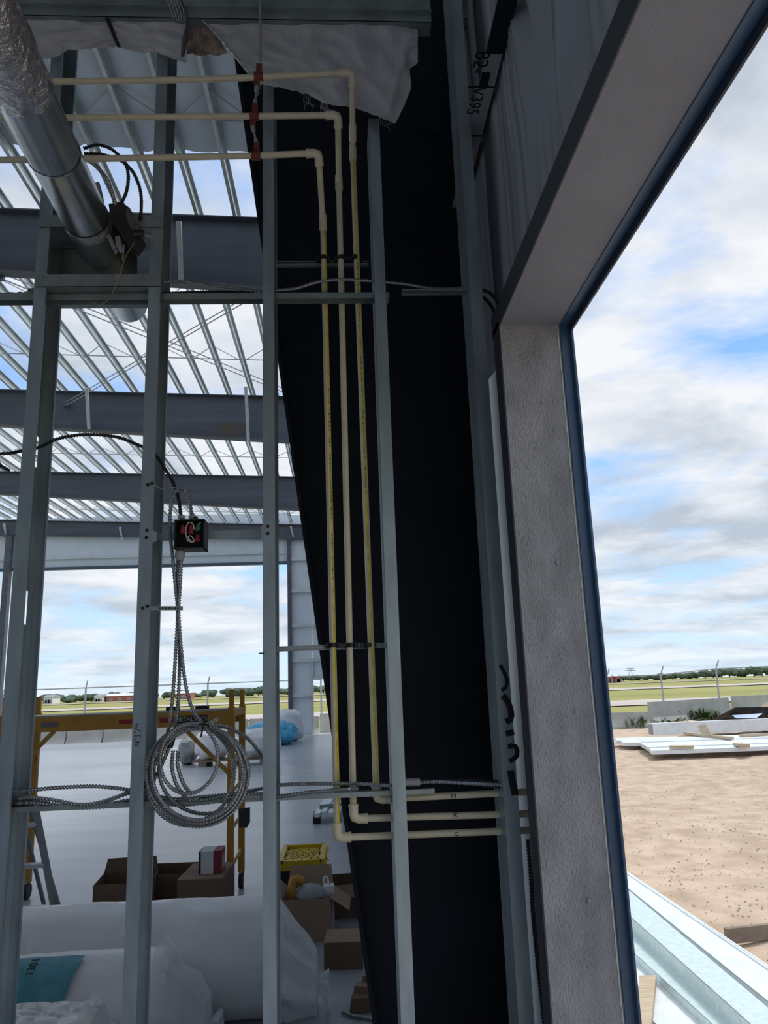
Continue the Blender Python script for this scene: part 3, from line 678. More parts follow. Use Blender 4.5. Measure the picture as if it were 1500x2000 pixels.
cable(C([(348, 1090), (346, 1140), (347, 1195), (351, 1260), (349, 1350), (344, 1410), (337, 1440), (322, 1480), (300, 1525), (285, 1552)], YC-.012), 'armored cable with a black taped splice dropping from the wire box')
cable(C([(354, 1090), (352, 1140), (349, 1195), (354, 1270), (363, 1340), (376, 1385), (396, 1416)], YC-.028), 'armored cable running from the wire box to the tied top of the coil')
tag(MB().tube(smoothpts(C([(340, 1425), (336, 1445), (331, 1460)], YC-.014), .01), .0095, 8).build('tape_wrap', BLK), 'black tape wrapped around a cable above the coil', 'tape')
# coil
coil = thing('cable_coil', PY(385, 1612, YC-.03), 'hanging coil of armored cable tied at its top with a black tie', 'cable coil')
def loop(cx, cy, rx_, ry_, tilt, Y, ph=0, n=28):
    P = []
    for k in range(n+1):
        a = 2*math.pi*k/n+ph; x, y = rx_*math.cos(a), ry_*math.sin(a)
        P.append(PY(cx+x*math.cos(tilt)-y*math.sin(tilt), cy+x*math.sin(tilt)+y*math.cos(tilt), Y+.006*math.sin(a*1.5)))
    cable(P, parent=coil, name='cable_loop')
loop(388, 1516, 96, 98, .25, YC-.045); loop(381, 1514, 97, 92, .5, YC-.06); loop(385, 1508, 88, 94, -.1, YC-.075)
loop(380, 1518, 90, 98, .7, YC-.03); loop(369, 1482, 56, 68, .15, YC-.09); loop(398, 1505, 88, 84, .35, YC-.02); loop(375, 1512, 82, 93, .1, YC-.05)
cable(C([(338, 1466), (336, 1500), (346, 1535), (368, 1562), (388, 1562)], YC-.03), parent=coil, name='cable_loop')
cable(C([(348, 1466), (347, 1495), (358, 1530), (374, 1552)], YC-.035), parent=coil, name='cable_loop')
cable(C([(398, 1422), (430, 1418), (460, 1428), (490, 1448), (514, 1482)], YC), parent=coil, name='cable_tail')
cable(C([(398, 1420), (412, 1412), (427, 1405)], YC-.08), parent=coil, name='cable_tail')
MB().tube(C([(399, 1414), (396, 1424), (392, 1440)], YC-.1), .003, 6).build('tie', BLK, coil)
MB().tube(C([(388, 1416), (399, 1413), (408, 1418)], YC-.1), .003, 6).build('tie', BLK, coil)
# horizontal bundles through the studs
BUN = [([(12, 1546), (60, 1543), (120, 1538), (180, 1536), (225, 1539), (256, 1544), (285, 1552), (310, 1556), (345, 1561), (400, 1562), (450, 1553), (512, 1551), (540, 1556), (600, 1548), (680, 1541), (700, 1540)], 'uppermost armored cable of the bundle arching between the first two studs'),
       ([(12, 1560), (50, 1557), (100, 1562), (160, 1572), (215, 1562), (258, 1546), (285, 1558), (340, 1561), (400, 1556), (450, 1551), (512, 1540), (540, 1534), (600, 1531), (700, 1531), (760, 1534), (840, 1527), (900, 1529), (1000, 1534)], 'armored cable of the lower bundle running right across to the last stud'),
       ([(12, 1570), (60, 1569), (120, 1574), (180, 1572), (230, 1556), (262, 1548), (290, 1560)], 'armored cable dipping low in the bundle beside the first stud'),
       ([(12, 1564), (70, 1565), (130, 1576), (190, 1574), (240, 1565), (268, 1558)], 'armored cable twisted into the middle of the lower bundle'),
       ([(12, 1573), (70, 1576), (150, 1578), (240, 1573), (285, 1566), (350, 1572), (420, 1566)], 'armored cable lying flat on the lower bridging channel')]
for k, (P, lb) in enumerate(BUN): cable(C([(-900, P[0][1]+35), (-450, P[0][1]+22)]+P, YC-.012+k*.009), lb)
cable(C([(790, 1529), (850, 1526), (900, 1528), (950, 1534), (1000, 1541)], YC+.02), 'armored cable sleeve behind the fourth stud, nearest the pipe marked H', m_=STEELD)
cable(C([(840, 1526), (900, 1524), (960, 1526), (1004, 1528)], YC+.04), 'dark armored cable above the pipe marked H by the last stud', m_=STEELD)
tag(MB().tube(C([(792, 1528), (820, 1527)], YC-.01), .012, 10).build('cable_sleeve', GREYT), 'grey sleeve on the cables beside the fourth stud', 'sleeve')
cable(C([(-900, 585), (-20, 575), (60, 566), (120, 563), (180, 566), (235, 560), (300, 554), (318, 551), (360, 549), (400, 556), (450, 561), (512, 569), (545, 567), (580, 563), (620, 551), (660, 546), (700, 547), (740, 550), (790, 555), (850, 564), (920, 562)], YC+.01), 'armored cable waving along the upper bridging channel')
cable(C([(-900, 590), (-20, 578), (80, 572), (150, 564), (200, 562), (260, 570), (315, 573), (420, 570), (512, 572), (600, 571), (640, 574)], YC+.03), 'dark armored cable lying on the upper bridging channel', m_=STEELD)
for k, (P, lb) in enumerate((([(940, 566), (955, 571), (968, 583), (978, 602)], 'upper black cable bending behind the opening head'), ([(940, 578), (952, 588), (962, 602), (970, 620)], 'lower black cable bending behind the opening head'))):
    tag(MB().tube(smoothpts(C(P, 2.52), .01), .0062, 8).build('black_cable', BLK), lb, 'cable')
for k, (P, lb) in enumerate((([(1031, 1640), (1036, 1700), (1040, 1760), (1048, 1850), (1056, 1930), (1064, 2010)], 'black ribbed cable running down behind the jamb'), ([(1040, 1640), (1044, 1700), (1040, 1760), (1046, 1840), (1060, 1960), (1070, 2020)], 'second black ribbed cable twisting behind the jamb'))):
    cable(C(P, 2.47+.02*k), lb, m_=STEELD, r=.007)
# cable hook, strap
t = thing('cable_hook', PY(330, 950, YC), 'bent wire hook on the second stud gathering cables above the wire box', 'hook')
MB().tube(smoothpts(C([(302, 946), (316, 955), (340, 958), (362, 962), (364, 956), (345, 953), (318, 950)], YS-.012), .008), .0028, 6).build('wire', GALVD, t)
t = thing('cable_strap', PY(330, 1188, YC), 'slotted metal strap on the second stud holding the hanging cables', 'strap')
pxbox('strip', [(293, 1184), (357, 1184), (357, 1192), (293, 1192)], YS-.008, .0015, GALVD, t)
hm = MB()
for k in range(7): a, b = PY(310+k*6, 1186.5, YS-.0088), PY(313+k*6, 1189.5, YS-.0088); hm.box((a.x, a.y, b.z), (b.x, b.y+.0004, a.z))
hm.build('slot', BLK, t)
# junction box
Yb = YS-.03
tb = thing('junction_box', PY(370, 1072, Yb), 'open black wire box with red wire nuts on the bracket between second and third studs', 'junction box')
x0, x1 = PY(340, 1040, Yb).x, PY(399, 1040, Yb).x; z0, z1 = PY(370, 1071, Yb).z, PY(370, 1014, Yb).z; e = .003; dp = .075
MB().box((x0, Yb+dp-e, z0), (x1, Yb+dp, z1)).build('back_plate', mat('box_inside', (.02, .02, .022), .5, .3), tb)
m = MB(); m.box((x0, Yb, z0), (x0+e, Yb+dp, z1)).box((x1-e, Yb, z0), (x1, Yb+dp, z1)).box((x0, Yb, z0), (x1, Yb+dp, z0+e)).box((x0, Yb, z1-e), (x1, Yb+dp, z1)); m.build('sides', mat('box_black', (.03, .032, .033), .45, .3), tb)
Yw = Yb+.012
for px, py, ty in ((357, 1026, 16), (373, 1026, 17), (386, 1044, 14)):
    MB().tube([PY(px, py, Yw), PY(px, py+ty*.4, Yw), PY(px, py+ty, Yw)], [.0045, .0075, .009], 10).build('wire_nut', WIRER, tb)
MB().tube(smoothpts(C([(366, 1058), (363, 1040), (364, 1028), (370, 1020), (377, 1024), (379, 1034)], Yw-.004), .004), .0017, 6).build('white_wire', WIREW, tb)
MB().tube(smoothpts(C([(366, 1048), (372, 1056), (379, 1058), (376, 1050), (370, 1046), (368, 1056), (376, 1060)], Yw-.006), .004), .0017, 6).build('white_wire', WIREW, tb)
MB().tube(smoothpts(C([(383, 1038), (384, 1028), (388, 1022), (391, 1030), (386, 1036), (389, 1022), (394, 1021)], Yw-.004), .004), .0017, 6).build('green_wire', WIREG, tb)
for P in ([(348, 1064), (351, 1050), (350, 1034), (354, 1024)], [(354, 1066), (360, 1056), (358, 1044)], [(350, 1060), (360, 1064), (366, 1056)]): MB().tube(smoothpts(C(P, Yw+.02), .004), .002, 6).build('black_wire', BLK, tb)
MB().tube(C([(354, 1013), (354, 1007)], Yb+.035), .011, 10).build('top_connector', GALVD, tb); MB().tube(C([(374, 1013), (374, 1007)], Yb+.035), .009, 10).build('top_connector', GALVD, tb); MB().tube(C([(383, 1013), (383, 1009)], Yb+.035), .006, 10).build('plug', BLK, tb)
MB().tube(C([(352, 1070), (352, 1076), (352, 1078), (351, 1088), (351, 1094)], Yb+.03), [.009, .0095, .0155, .0155, .011], 12).build('bottom_connector', GREYT, tb)
t = thing('box_bracket', PY(410, 1055, YS), 'galvanized telescoping bar between second and third studs behind the wire box', 'bracket')
pxbox('bar', [(304, 1041), (514, 1034), (514, 1050), (304, 1056)], YS+.052, .004, GALV, t)
pxbox('end_tab', [(296, 1034), (306, 1040), (306, 1056), (297, 1060)], YS-.001, .003, GALV, t)
pxbox('end_tab', [(509, 1028), (514, 1026), (514, 1056), (510, 1054)], YS-.001, .003, GALV, t)
tag(MB().tube(C([(506, 1276), (517, 1276)], YS-.01), .002, 6).build('nail', BLK), 'small nail sticking out of the third stud', 'nail')
# dark pad hanging by scaffold
# ================================================================ FLOOR OBJECTS
def gy(px, py, z=0): return PZ(px, py, z)
# insulation rolls
def roll(cx0, cx1, y, r, rot, label, wrapright=True, m_=WRAP, tealp=None, wr_=.2, seed=1):
    t = thing('insulation_roll', ((cx0+cx1)/2, y, 0), label, 'insulation roll')
    d = Vector((math.cos(rot), math.sin(rot), 0)); c = Vector(((cx0+cx1)/2, y, r*.97)); L = (cx1-cx0)
    nrm = Vector((-d.y, d.x, 0))
    def f(u, v):
        a = 2*math.pi*v; s = (u-.5)*L
        e = min(1, min(u, 1-u)*L/.05); rr = r*(.9+.1*math.sqrt(e)) + .010*noise.noise(Vector((s*3, math.cos(a)*2, math.sin(a)*2+seed))) - wr_*.022*(1-abs(noise.noise(Vector((s*2.2+math.cos(a)*2, math.sin(a)*3, seed*3)))))**10 - wr_*.012*(1-abs(noise.noise(Vector((s*7, math.cos(a)*5+s*3, math.sin(a)*5+seed)))))**8
        zz = math.sin(a)*rr; p = c + d*s + nrm*math.cos(a)*rr; p.z = max(.004, c.z+zz*(1-.0)); return p
    m = MB(); m.grid(f, 220, 120); b = len(m.v)
    body = m.build('roll_body', m_, t)
    for s in (-.5, .5):
        e = MB(); cc = c+d*(s*L); n = 32
        e.v = [cc] + [Vector((q.x, q.y, max(.004, q.z))) for q in (cc+nrm*math.cos(2*math.pi*k/n)*r*.9+Vector((0, 0, math.sin(2*math.pi*k/n)*r*.9)) for k in range(n))]
        e.f = [(0, 1+k, 1+(k+1) % n) for k in range(n)]; e.build('roll_end', WRAP, t)
    if tealp:
        s0, s1, a0, a1 = tealp; s0 -= c.x; s1 -= c.x
        MB().grid(lambda u, v: (lambda a, s: c+d*s+nrm*math.cos(a)*(r*1.012+.008)+Vector((0, 0, math.sin(a)*(r*1.012+.008))))(a0+(a1-a0)*v, s0+(s1-s0)*u*(1-.12*v)), 10, 10).build('printed_band', TEAL, t)
    return t, c, d, nrm, L
def bagend(t, c, d, nrm, L, r, length, tip, seed, rin=None):
    def f(u, v):
        a = 2*math.pi*v; rr = (r*1.05)*(1-u)**.55+.03*u
        if u > .8: rr = .03+(u-.8)*.35
        rr *= 1+.16*noise.noise(Vector((math.cos(a)*3, math.sin(a)*3, u*3+seed)))+.10*math.sin(a*9+seed)*u
        p = c+d*(L/2-.06+u*length)+nrm*math.cos(a)*rr+Vector((0, 0, math.sin(a)*rr-u*tip)); p.z = max(.006, p.z); return p
    MB().grid(f, 34, 54).build('plastic_end', CLEAR, t)
def Xat(px, py, Y): return PY(px, py, Y).x
r1 = roll(-2.6, Xat(545, 1870, 4.80), 4.85, .305, -.02, 'largest white wrapped insulation roll lying behind the other two', seed=2)
bagend(*r1, .30, .34, .20, 3)
r2 = roll(-2.9, Xat(330, 1900, 4.15), 4.22, .27, .0, 'white insulation roll with a teal printed band, between the other two rolls', tealp=(Xat(10, 1870, 4.0), Xat(146, 1860, 4.0), 1.75, 2.75), seed=5)
bagend(*r2, .29, .30, .12, 7)
r3 = roll(-2.7, Xat(190, 1960, 3.65), 3.66, .25, .03, 'insulation roll wrapped in crinkled clear plastic, in front of the teal printed one', m_=mat('crinkled_plastic', (.76, .74, .73), .3, 0, var=.1, scale=6, bump=1.0, bscale=11, stretch=(.5, 1.6, 1.6)), seed=9, wr_=1.1)
bagend(*r3, .25, .22, .12, 11)
# text on teal band
_c, _d, _n = r2[1], r2[2], r2[3]; _a = 2.0; _R = .27*1.012+.0095
_o = Vector((Xat(64, 1852, 4.1), _c.y+math.cos(_a)*_R, _c.z+math.sin(_a)*_R)); _t = Vector((0, -math.sin(_a), math.cos(_a)))
text_mesh('1301', 'printed_number', INK, r2[0], _o, -_t, (1, 0, 0), .055)
# cardboard boxes
def cbox(label, x, y, w, d, h, rot=0, open_=False, flaps=(), m_=CARD, mtop=None, name='cardboard_box'):
    t = thing(name, (x, y, 0), label, 'box'); M = Matrix.Rotation(rot, 4, 'Z')
    T = lambda p: Vector((x, y, 0))+(M @ Vector(p))
    def bx(lo, hi, nm, mm):
        x0, y0, z0 = lo; x1, y1, z1 = hi
        MB().hexa([T(p) for p in ((x0, y0, z0), (x1, y0, z0), (x1, y1, z0), (x0, y1, z0))], [T(p) for p in ((x0, y0, z1), (x1, y0, z1), (x1, y1, z1), (x0, y1, z1))]).build(nm, mm, t)
    e = .005
    bx((-w/2, -d/2, .001), (w/2, d/2, e), 'bottom', m_)
    bx((-w/2, -d/2, e), (w/2, -d/2+e, h), 'front_panel', m_); bx((-w/2, d/2-e, e), (w/2, d/2, h), 'back_panel', m_)
    bx((-w/2, -d/2+e, e), (-w/2+e, d/2-e, h), 'side_panel', m_); bx((w/2-e, -d/2+e, e), (w/2, d/2-e, h), 'side_panel', m_)
    if not open_:
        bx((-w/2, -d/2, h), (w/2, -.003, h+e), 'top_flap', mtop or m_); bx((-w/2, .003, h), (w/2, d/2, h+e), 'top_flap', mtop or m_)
    for side, ang, ln in flaps:
        ca, sa = math.cos(ang), math.sin(ang); q = ln
        if side == 'R': P = [(w/2, -d/2, h), (w/2, d/2, h), (w/2+q*ca, d/2-.02, h+q*sa), (w/2+q*ca, -d/2+.02, h+q*sa)]
        if side == 'L': P = [(-w/2, -d/2, h), (-w/2, d/2, h), (-w/2-q*ca, d/2-.02, h+q*sa), (-w/2-q*ca, -d/2+.02, h+q*sa)]
        if side == 'F': P = [(-w/2, -d/2, h), (w/2, -d/2, h), (w/2-.02, -d/2-q*ca, h+q*sa), (-w/2+.02, -d/2-q*ca, h+q*sa)]
        if side == 'B': P = [(-w/2, d/2, h), (w/2, d/2, h), (w/2-.02, d/2+q*ca, h+q*sa), (-w/2+.02, d/2+q*ca, h+q*sa)]
        MB().slab([T(p) for p in P], (0, 0, .004)).build('flap', mtop or m_, t)
    return t
Yx = 6.3
xa, xb = Xat(160, 1750, Yx), Xat(240, 1750, Yx)
cbox('open brown carton half hidden behind the largest roll, nearest the stepladder', xa+.26, Yx+.25, .42, .42, .38, .1, True, (('B', 1.3, .10),))
xa, xb = Xat(222, 1740, Yx), Xat(340, 1740, Yx)
cbox('open brown carton with a divider, between the second stud and the closed carton', (xa+xb)/2+.08, Yx+.58, .40, .44, .36, -.05, True, ())
xa, xb = Xat(346, 1740, Yx), Xat(436, 1740, Yx)
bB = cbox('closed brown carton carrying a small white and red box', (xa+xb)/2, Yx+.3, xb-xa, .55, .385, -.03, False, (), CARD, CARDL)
t = thing('small_carton', ((xa+xb)/2+.04, Yx+.22, .392), 'small white and red product box on top of the closed brown carton', 'box')
cx, cy, zb = (xa+xb)/2+.045, Yx+.25, .392
MB().box((cx-.085, cy-.09, zb), (cx+.085, cy+.11, zb+.165)).build('body', mat('box_white', (.62, .63, .65), .6), t)
MB().box((cx+.025, cy-.093, zb), (cx+.088, cy+.112, zb+.1655)).build('red_panel', mat('box_red', (.22, .012, .03), .6), t)
MB().box((cx-.088, cy-.0935, zb), (cx-.074, cy+.05, zb+.1655)).build('dark_edge', BLK, t)
pm = MB()
for k in range(5): pm.box((cx+.0882, cy-.07+k*.03, zb+.03), (cx+.089, cy-.055+k*.03, zb+.11+.02*(k % 2)))
pm.build('print', WIREW, t)
# tote
Yt = 6.75
xa, xb = Xat(540, 1690, Yt), Xat(637, 1690, Yt)
t = thing('storage_tote', ((xa+xb)/2, Yt+.3, 0), 'black storage tote with a yellow ribbed lid', 'tote')
w = xb-xa; zt_ = PY(600, 1690, Yt).z; ex = (xa+xb)/2
MB().hexa([(ex-w*.41, Yt+.05, 0), (ex+w*.41, Yt+.05, 0), (ex+w*.41, Yt+.6, 0), (ex-w*.41, Yt+.6, 0)], [(ex-w*.46, Yt+.02, zt_-.02), (ex+w*.46, Yt+.02, zt_-.02), (ex+w*.46, Yt+.64, zt_-.02), (ex-w*.46, Yt+.64, zt_-.02)]).build('tub', mat('tote_black', (.010, .011, .013), .5), t)
lid = MB().box((ex-w/2, Yt, zt_-.035), (ex+w/2, Yt+.66, zt_+.015)).build('lid', LIDY, t)
m = MB()
for s in (-1, 1): m.box((ex+s*(w/2-.03)-.02, Yt+.0, zt_+.015), (ex+s*(w/2-.03)+.02, Yt+.66, zt_+.045))
m.box((ex-w/2+.04, Yt, zt_+.015), (ex+w/2-.04, Yt+.04, zt_+.04)).box((ex-w/2+.04, Yt+.62, zt_+.015), (ex+w/2-.04, Yt+.66, zt_+.045)); m.build('lid_rim', LIDY, lid)
m = MB()
for k in range(-3, 5):
    a = ex-w/2+.06+k*.09; m.bar((max(a, ex-w/2+.05), Yt+.06, zt_+.018), (min(a+.28, ex+w/2-.05), Yt+.6, zt_+.018), .012, .012); m.bar((min(a+.28, ex+w/2-.05), Yt+.06, zt_+.018), (max(a, ex-w/2+.05), Yt+.6, zt_+.018), .012, .012)
m.build('lid_rib', LIDY, lid)
MB().box((ex-.03, Yt+.015, .12), (ex+.05, Yt+.03, .19)).build('paper_label', CARDL, t)
# open carton with parts
Yo = 6.02; xa, xb = Xat(552, 1800, Yo), Xat(649, 1800, Yo); hb = PY(600, 1757, Yo).z
t = cbox('open brown carton full of fittings with flaps spread, in front of the yellow-lidded tote', (xa+xb)/2, Yo+.2, xb-xa, .4, hb, -.04, True, (('R', -.6, .16), ('B', .9, .16), ('L', .8, .12)), CARDL, CARDL)
cx, cy = (xa+xb)/2, Yo+.2
m = MB()
def dome(u, v):
    a = 2*math.pi*v; rr = .115*math.sin(u*1.5); return (cx+.015+rr*math.cos(a)*1.1, cy-.02+rr*math.sin(a), hb-.02+.085*math.cos(u*1.5))
m.grid(dome, 10, 28); tag(m.build('grey_cover', GREYT), 'grey domed metal cover inside the open carton of fittings', 'cover')
dm = MB().tube(smoothpts([(cx-.12, cy-.05, hb-.04), (cx-.12, cy-.05, hb+.05), (cx-.10, cy-.03, hb+.10), (cx-.04, cy-.02, hb+.08)], .02), [.035]*3+[.035]*20 if False else .032, 10).build('orange_fitting', mat('orange_plastic', (.5, .24, .03), .5)); tag(dm, 'orange curved fitting beside the grey cover in the open carton', 'fitting')
t = thing('white_jug', (cx+.155, cy, hb-.06), 'white handled jug poking out of the open carton', 'jug')
MB().box((cx+.11, cy-.05, .02), (cx+.19, cy+.05, hb+.045)).build('body', FARW, t); MB().tube(smoothpts([(cx+.115, cy, hb+.045), (cx+.12, cy, hb+.10), (cx+.14, cy, hb+.10), (cx+.155, cy, hb+.045)], .01), .008, 8).build('handle', FARW, t)
cbox('open empty carton beside the column, behind the carton of fittings', Xat(668, 1740, 6.5)+.06, 6.75, .42, .4, .24, .1, True, (('R', .5, .12), ('F', -.9, .1)), CARD, CARDL)
Ye = 5.42; xa, xb = Xat(632, 1870, Ye), Xat(708, 1870, Ye)
cbox('small closed brown carton with crumpled top beside the dark column', (xa+xb)/2+.01, Ye+.15, xb-xa, .28, PY(660, 1843, Ye).z, -.06, False, (), CARD, CARDL)
p = gy(707, 1975); t = thing('crushed_carton', p, 'crushed cardboard scraps on the floor at the foot of the column', 'scrap')
M_ = [((-.07, -.04), (.06, -.03), (.06, .05), (-.06, .05), .07), ((-.05, .06), (.08, .03), (.09, .12), (-.03, .13), .10), ((0, .12), (.1, .1), (.12, .2), (.02, .2), .13)]
for q in M_: MB().slab([p+Vector((a, b, .0)) for a, b in q[:4]], (.01, .02, q[4])).build('scrap', CARD if q[4] < .1 else CARDL, t)
p = gy(598, 1868); t = thing('metal_bracket', p, 'small bright metal bracket lying on the open floor', 'bracket')
m = MB(); m.bar(p+Vector((-.055, -.01, .004)), p+Vector((.055, .02, .004)), .04, .006); m.build('plate', ROD, t); m = MB(); m.bar(p+Vector((-.055, .012, .015)), p+Vector((.055, .042, .015)), .005, .024); m.build('upstand', ROD, t)
for s in (-.02, .03): MB().tube([p+Vector((s, .01, .006)), p+Vector((s, .01, .03))], .006, 8).build('bolt', BLK, t)
cable([gy(668, 1976, .012), gy(690, 1984, .012), gy(715, 1988, .012), gy(745, 1996, .012)], 'short offcut of armored cable lying on the floor near the column', r=.009)
# ladder
t = thing('stepladder', gy(88, 1810), 'aluminium stepladder standing behind the first stud', 'ladder')
Yl = 6.2
a, b = PY(107, 1778, Yl), PY(66, 1560, Yl+.35); a2, b2 = a+Vector((-.42, .0, 0)), b+Vector((-.27, 0, 0))
dirn = (b-a); foot = a-dirn*(a.z/dirn.z); foot2 = a2-(b2-a2)*(a2.z/(b2-a2).z)
MB().bar(foot, b, .025, .075, (0, 1, 0)).build('rail', ALU, t); MB().bar(foot2, b2, .025, .075, (0, 1, 0)).build('rail', ALU, t)
for k in range(1, 4):
    f = .27*k/(b.z); p, q = foot.lerp(b, f), foot2.lerp(b2, f); MB().bar(p, q, .08, .028, (0, 0, 1)).build('step', ALUB, t)
for k in range(2): f0 = (.25+.2*k); MB().bar(foot.lerp(foot2, .35+.25*k)+Vector((0, .55, 0)), b.lerp(b2, .35+.25*k)+Vector((0, .1, 0)), .022, .03, (0, 1, 0)).build('rear_rail', ALU, t)
# scaffold
Ysc = 6.95
t = thing('rolling_scaffold', (Xat(260, 1400, Ysc), Ysc, 0), 'yellow rolling scaffold with a side truss and platform behind the coil', 'scaffold')
xr_, xl_ = Xat(452, 1420, Ysc), Xat(8, 1420, Ysc); zd = PY(440, 1388, Ysc).z; zb_ = PY(440, 1416, Ysc).z
dy = .74; sk = Xat(473, 1420, Ysc+dy)-xr_
ztp = PY(443, 1347, Ysc).z
for (x, y) in ((xr_, Ysc), (xr_+sk, Ysc+dy), (xl_, Ysc), (xl_+sk, Ysc+dy)):
    MB().box((x-.028, y-.028, .14), (x+.028, y+.028, zd+.03)).build('leg', YSC, t)
    MB().box((x-.02, y-.02, zd+.03), (x+.02, y+.02, ztp)).build('post_tip', YSC, t)
    MB().tube([(x-.02, y, .068), (x+.02, y, .068)], .068, 16).build('caster', BLK, t)
    MB().box((x-.012, y-.03, .11), (x+.012, y+.03, .16)).build('caster_fork', GREYT, t)
for x in (xr_, xl_):
    for z in (.32, .62, .92, 1.2):
        MB().tube([(x, Ysc, z), (x+sk, Ysc+dy, z+.02)], .016, 8).build('rung', YSC, t)
    MB().bar((x, Ysc, zd-.02), (x+sk, Ysc+dy, zd-.02), .05, .06).build('end_rail', YSC, t)
for y, s in ((Ysc, 0), (Ysc+dy, sk)):
    MB().box((xl_+s, y-.02, zb_), (xr_+s, y+.02, zd)).build('truss_beam', YSC, t)
    for x, q in (((xr_, -1), (xl_, 1)) if y == Ysc else ()): MB().bar((x+s+q*.42, y, zb_), (x+s, y, zb_-.42), .03, .04, (0, 1, 0)).build('knee_brace', YSC, t)
MB().hexa([(xl_, Ysc+.03, zd-.01), (xr_, Ysc+.03, zd-.01), (xr_+sk, Ysc+dy-.03, zd-.01), (xl_+sk, Ysc+dy-.03, zd-.01)], [(xl_, Ysc+.03, zd+.012), (xr_, Ysc+.03, zd+.012), (xr_+sk, Ysc+dy-.03, zd+.012), (xl_+sk, Ysc+dy-.03, zd+.012)]).build('platform', mat('platform_grey', (.36, .36, .36), .7), t)
def decal(px0, px1, py0, py1, m_, nm):
    a, b = PY(px0, (py0+py1)/2, Ysc-.021), PY(px1, (py0+py1)/2, Ysc-.021); h_ = (PY(px0, py0, Ysc-.021)-PY(px0, py1, Ysc-.021)).z
    zc = (zd+zb_)/2; MB().box((a.x, Ysc-.0225, zc-h_/2), (b.x, Ysc-.0205, zc+h_/2)).build(nm, m_, t); return (a.x+b.x)/2, zc, h_
decal(80, 113, 1416, 1426, mat('decal_grey', (.16, .14, .15), .6), 'decal'); decal(232, 262, 1408, 1416, mat('decal_red', (.30, .02, .02), .6), 'decal'); decal(312, 340, 1402, 1412, MATS['decal_red'], 'decal')
cx, cz, ch = decal(346, 405, 1398, 1413, mat('decal_black', (.012, .010, .010), .5), 'name_plate')
text_mesh('METALTECH', 'lettering', mat('decal_ivory', (.42, .40, .36), .6), t, (cx, Ysc-.0232, cz), (1, 0, 0), (0, 0, 1), .052)
MB().slab([PY(466, 1580, Ysc-.03), PY(488, 1577, Ysc-.03), PY(488, 1606, Ysc-.03), PY(482, 1617, Ysc-.03), PY(467, 1616, Ysc-.03)], (0, .02, 0)).build('hanging_pad', mat('pad_dark', (.02, .024, .034), .6), t)
for px in (338, 395): p = PY(px, 1385, Ysc+.2); MB().bar(p+Vector((-.06, 0, zd+.03-p.z)), p+Vector((.06, 0, zd+.03-p.z)), .03, .03).build('latch', BLK, t)
# bundles in the hangar
def lump(name, c, sx, sy, sz, m_, label, cat, seed, amp=.18, nu=22, nv=28, group=None):
    def f(u, v):
        a = 2*math.pi*v; th = math.pi*u; d = Vector((math.sin(th)*math.cos(a), math.sin(th)*math.sin(a), math.cos(th)))
        pw = lambda q: math.copysign(abs(q)**.7, q)
        k = 1+amp*noise.noise(d*2.2+Vector((seed, 0, 0)))+amp*.4*noise.noise(d*7+Vector((seed, 0, 0)))
        p = Vector((c[0]+pw(d.x)*sx*k, c[1]+pw(d.y)*sy*k, c[2]+sz+pw(d.z)*sz*k)); p.z = max(c[2]+.003, p.z); return p
    return tag(MB().grid(f, nu, nv).build(name, m_), label, cat, group)
YB = 20.0
t = thing('pallet', (Xat(440, 1490, YB), YB+.4, 0), 'low wooden pallet under the white wrapped bundle', 'pallet')
xa, xb = Xat(375, 1490, YB), Xat(535, 1488, YB)
for k in range(3): MB().box((xa+.15+(xb-xa-.5)*k/2, YB, 0), (xa+.35+(xb-xa-.5)*k/2, YB+1.0, .11)).build('block', WOODD, t)
for k in range(5): MB().box((xa, YB+.0+k*.21, .11), (xb, YB+.15+k*.21, .14)).build('deck_board', CARDL, t)
lump('wrapped_bundle', ((xa+Xat(440, 1480, YB))/2, YB+.5, .14), (Xat(440, 1480, YB)-xa)/2, .5, .36, WRAP, 'white plastic wrapped bundle on the pallet, behind the coil', 'bundle', 3)
lump('wrapped_bundle', ((xb+Xat(470, 1480, YB))/2+.02, YB+.5, .14), (xb-Xat(470, 1480, YB))/2+.1, .5, .36, FARW, 'second white wrapped bundle on the pallet, beside the third stud', 'bundle', 8)
lump('wrapped_bundle', (Xat(367, 1478, 21), 21, 0), .22, .4, .33, GREYT, 'grey wrapped bundle standing next to the pallet', 'bundle', 12)
Yb2 = 26.5; xa, xb = Xat(478, 1440, Yb2), Xat(578, 1445, Yb2)
lump('tarp_bundle', ((xa+xb)/2, Yb2+.6, 0), (xb-xa)/2, .7, .38, TARP, 'bright blue tarp covered pile in front of the hangar opening', 'tarp pile', 4)
lump('white_sack', ((xa+xb)/2+.45, Yb2+2.1, 0), .55, .4, .55, FARW, 'white sack just behind the blue tarp pile', 'sack', 6)
t = thing('steel_offcuts', gy(640, 1612), 'short stack of white steel channels on dark dunnage blocks, next to the column', 'offcuts')
p = gy(640, 1608)
MB().box((p.x-.2, p.y, 0), (p.x-.1, p.y+.5, .09)).build('block', BLK, t); MB().box((p.x+.1, p.y-.1, 0), (p.x+.18, p.y+.4, .09)).build('block', BLK, t)
for k in range(4): MB().bar((p.x-.14+k*.09, p.y-.05, .115+.02*(k % 2)), (p.x-.05+k*.08, p.y+1.3, .115+.02*(k % 2)), .07, .05).build('channel', WMET, t)
MB().bar((p.x-.12, p.y+.3, .17), (p.x+.3, p.y+.5, .17), .05, .05).build('channel', GALVD, t)
p = gy(607, 1429); t = thing('cutting_tool', p, 'dark power tool on the floor near the far doorway', 'tool')
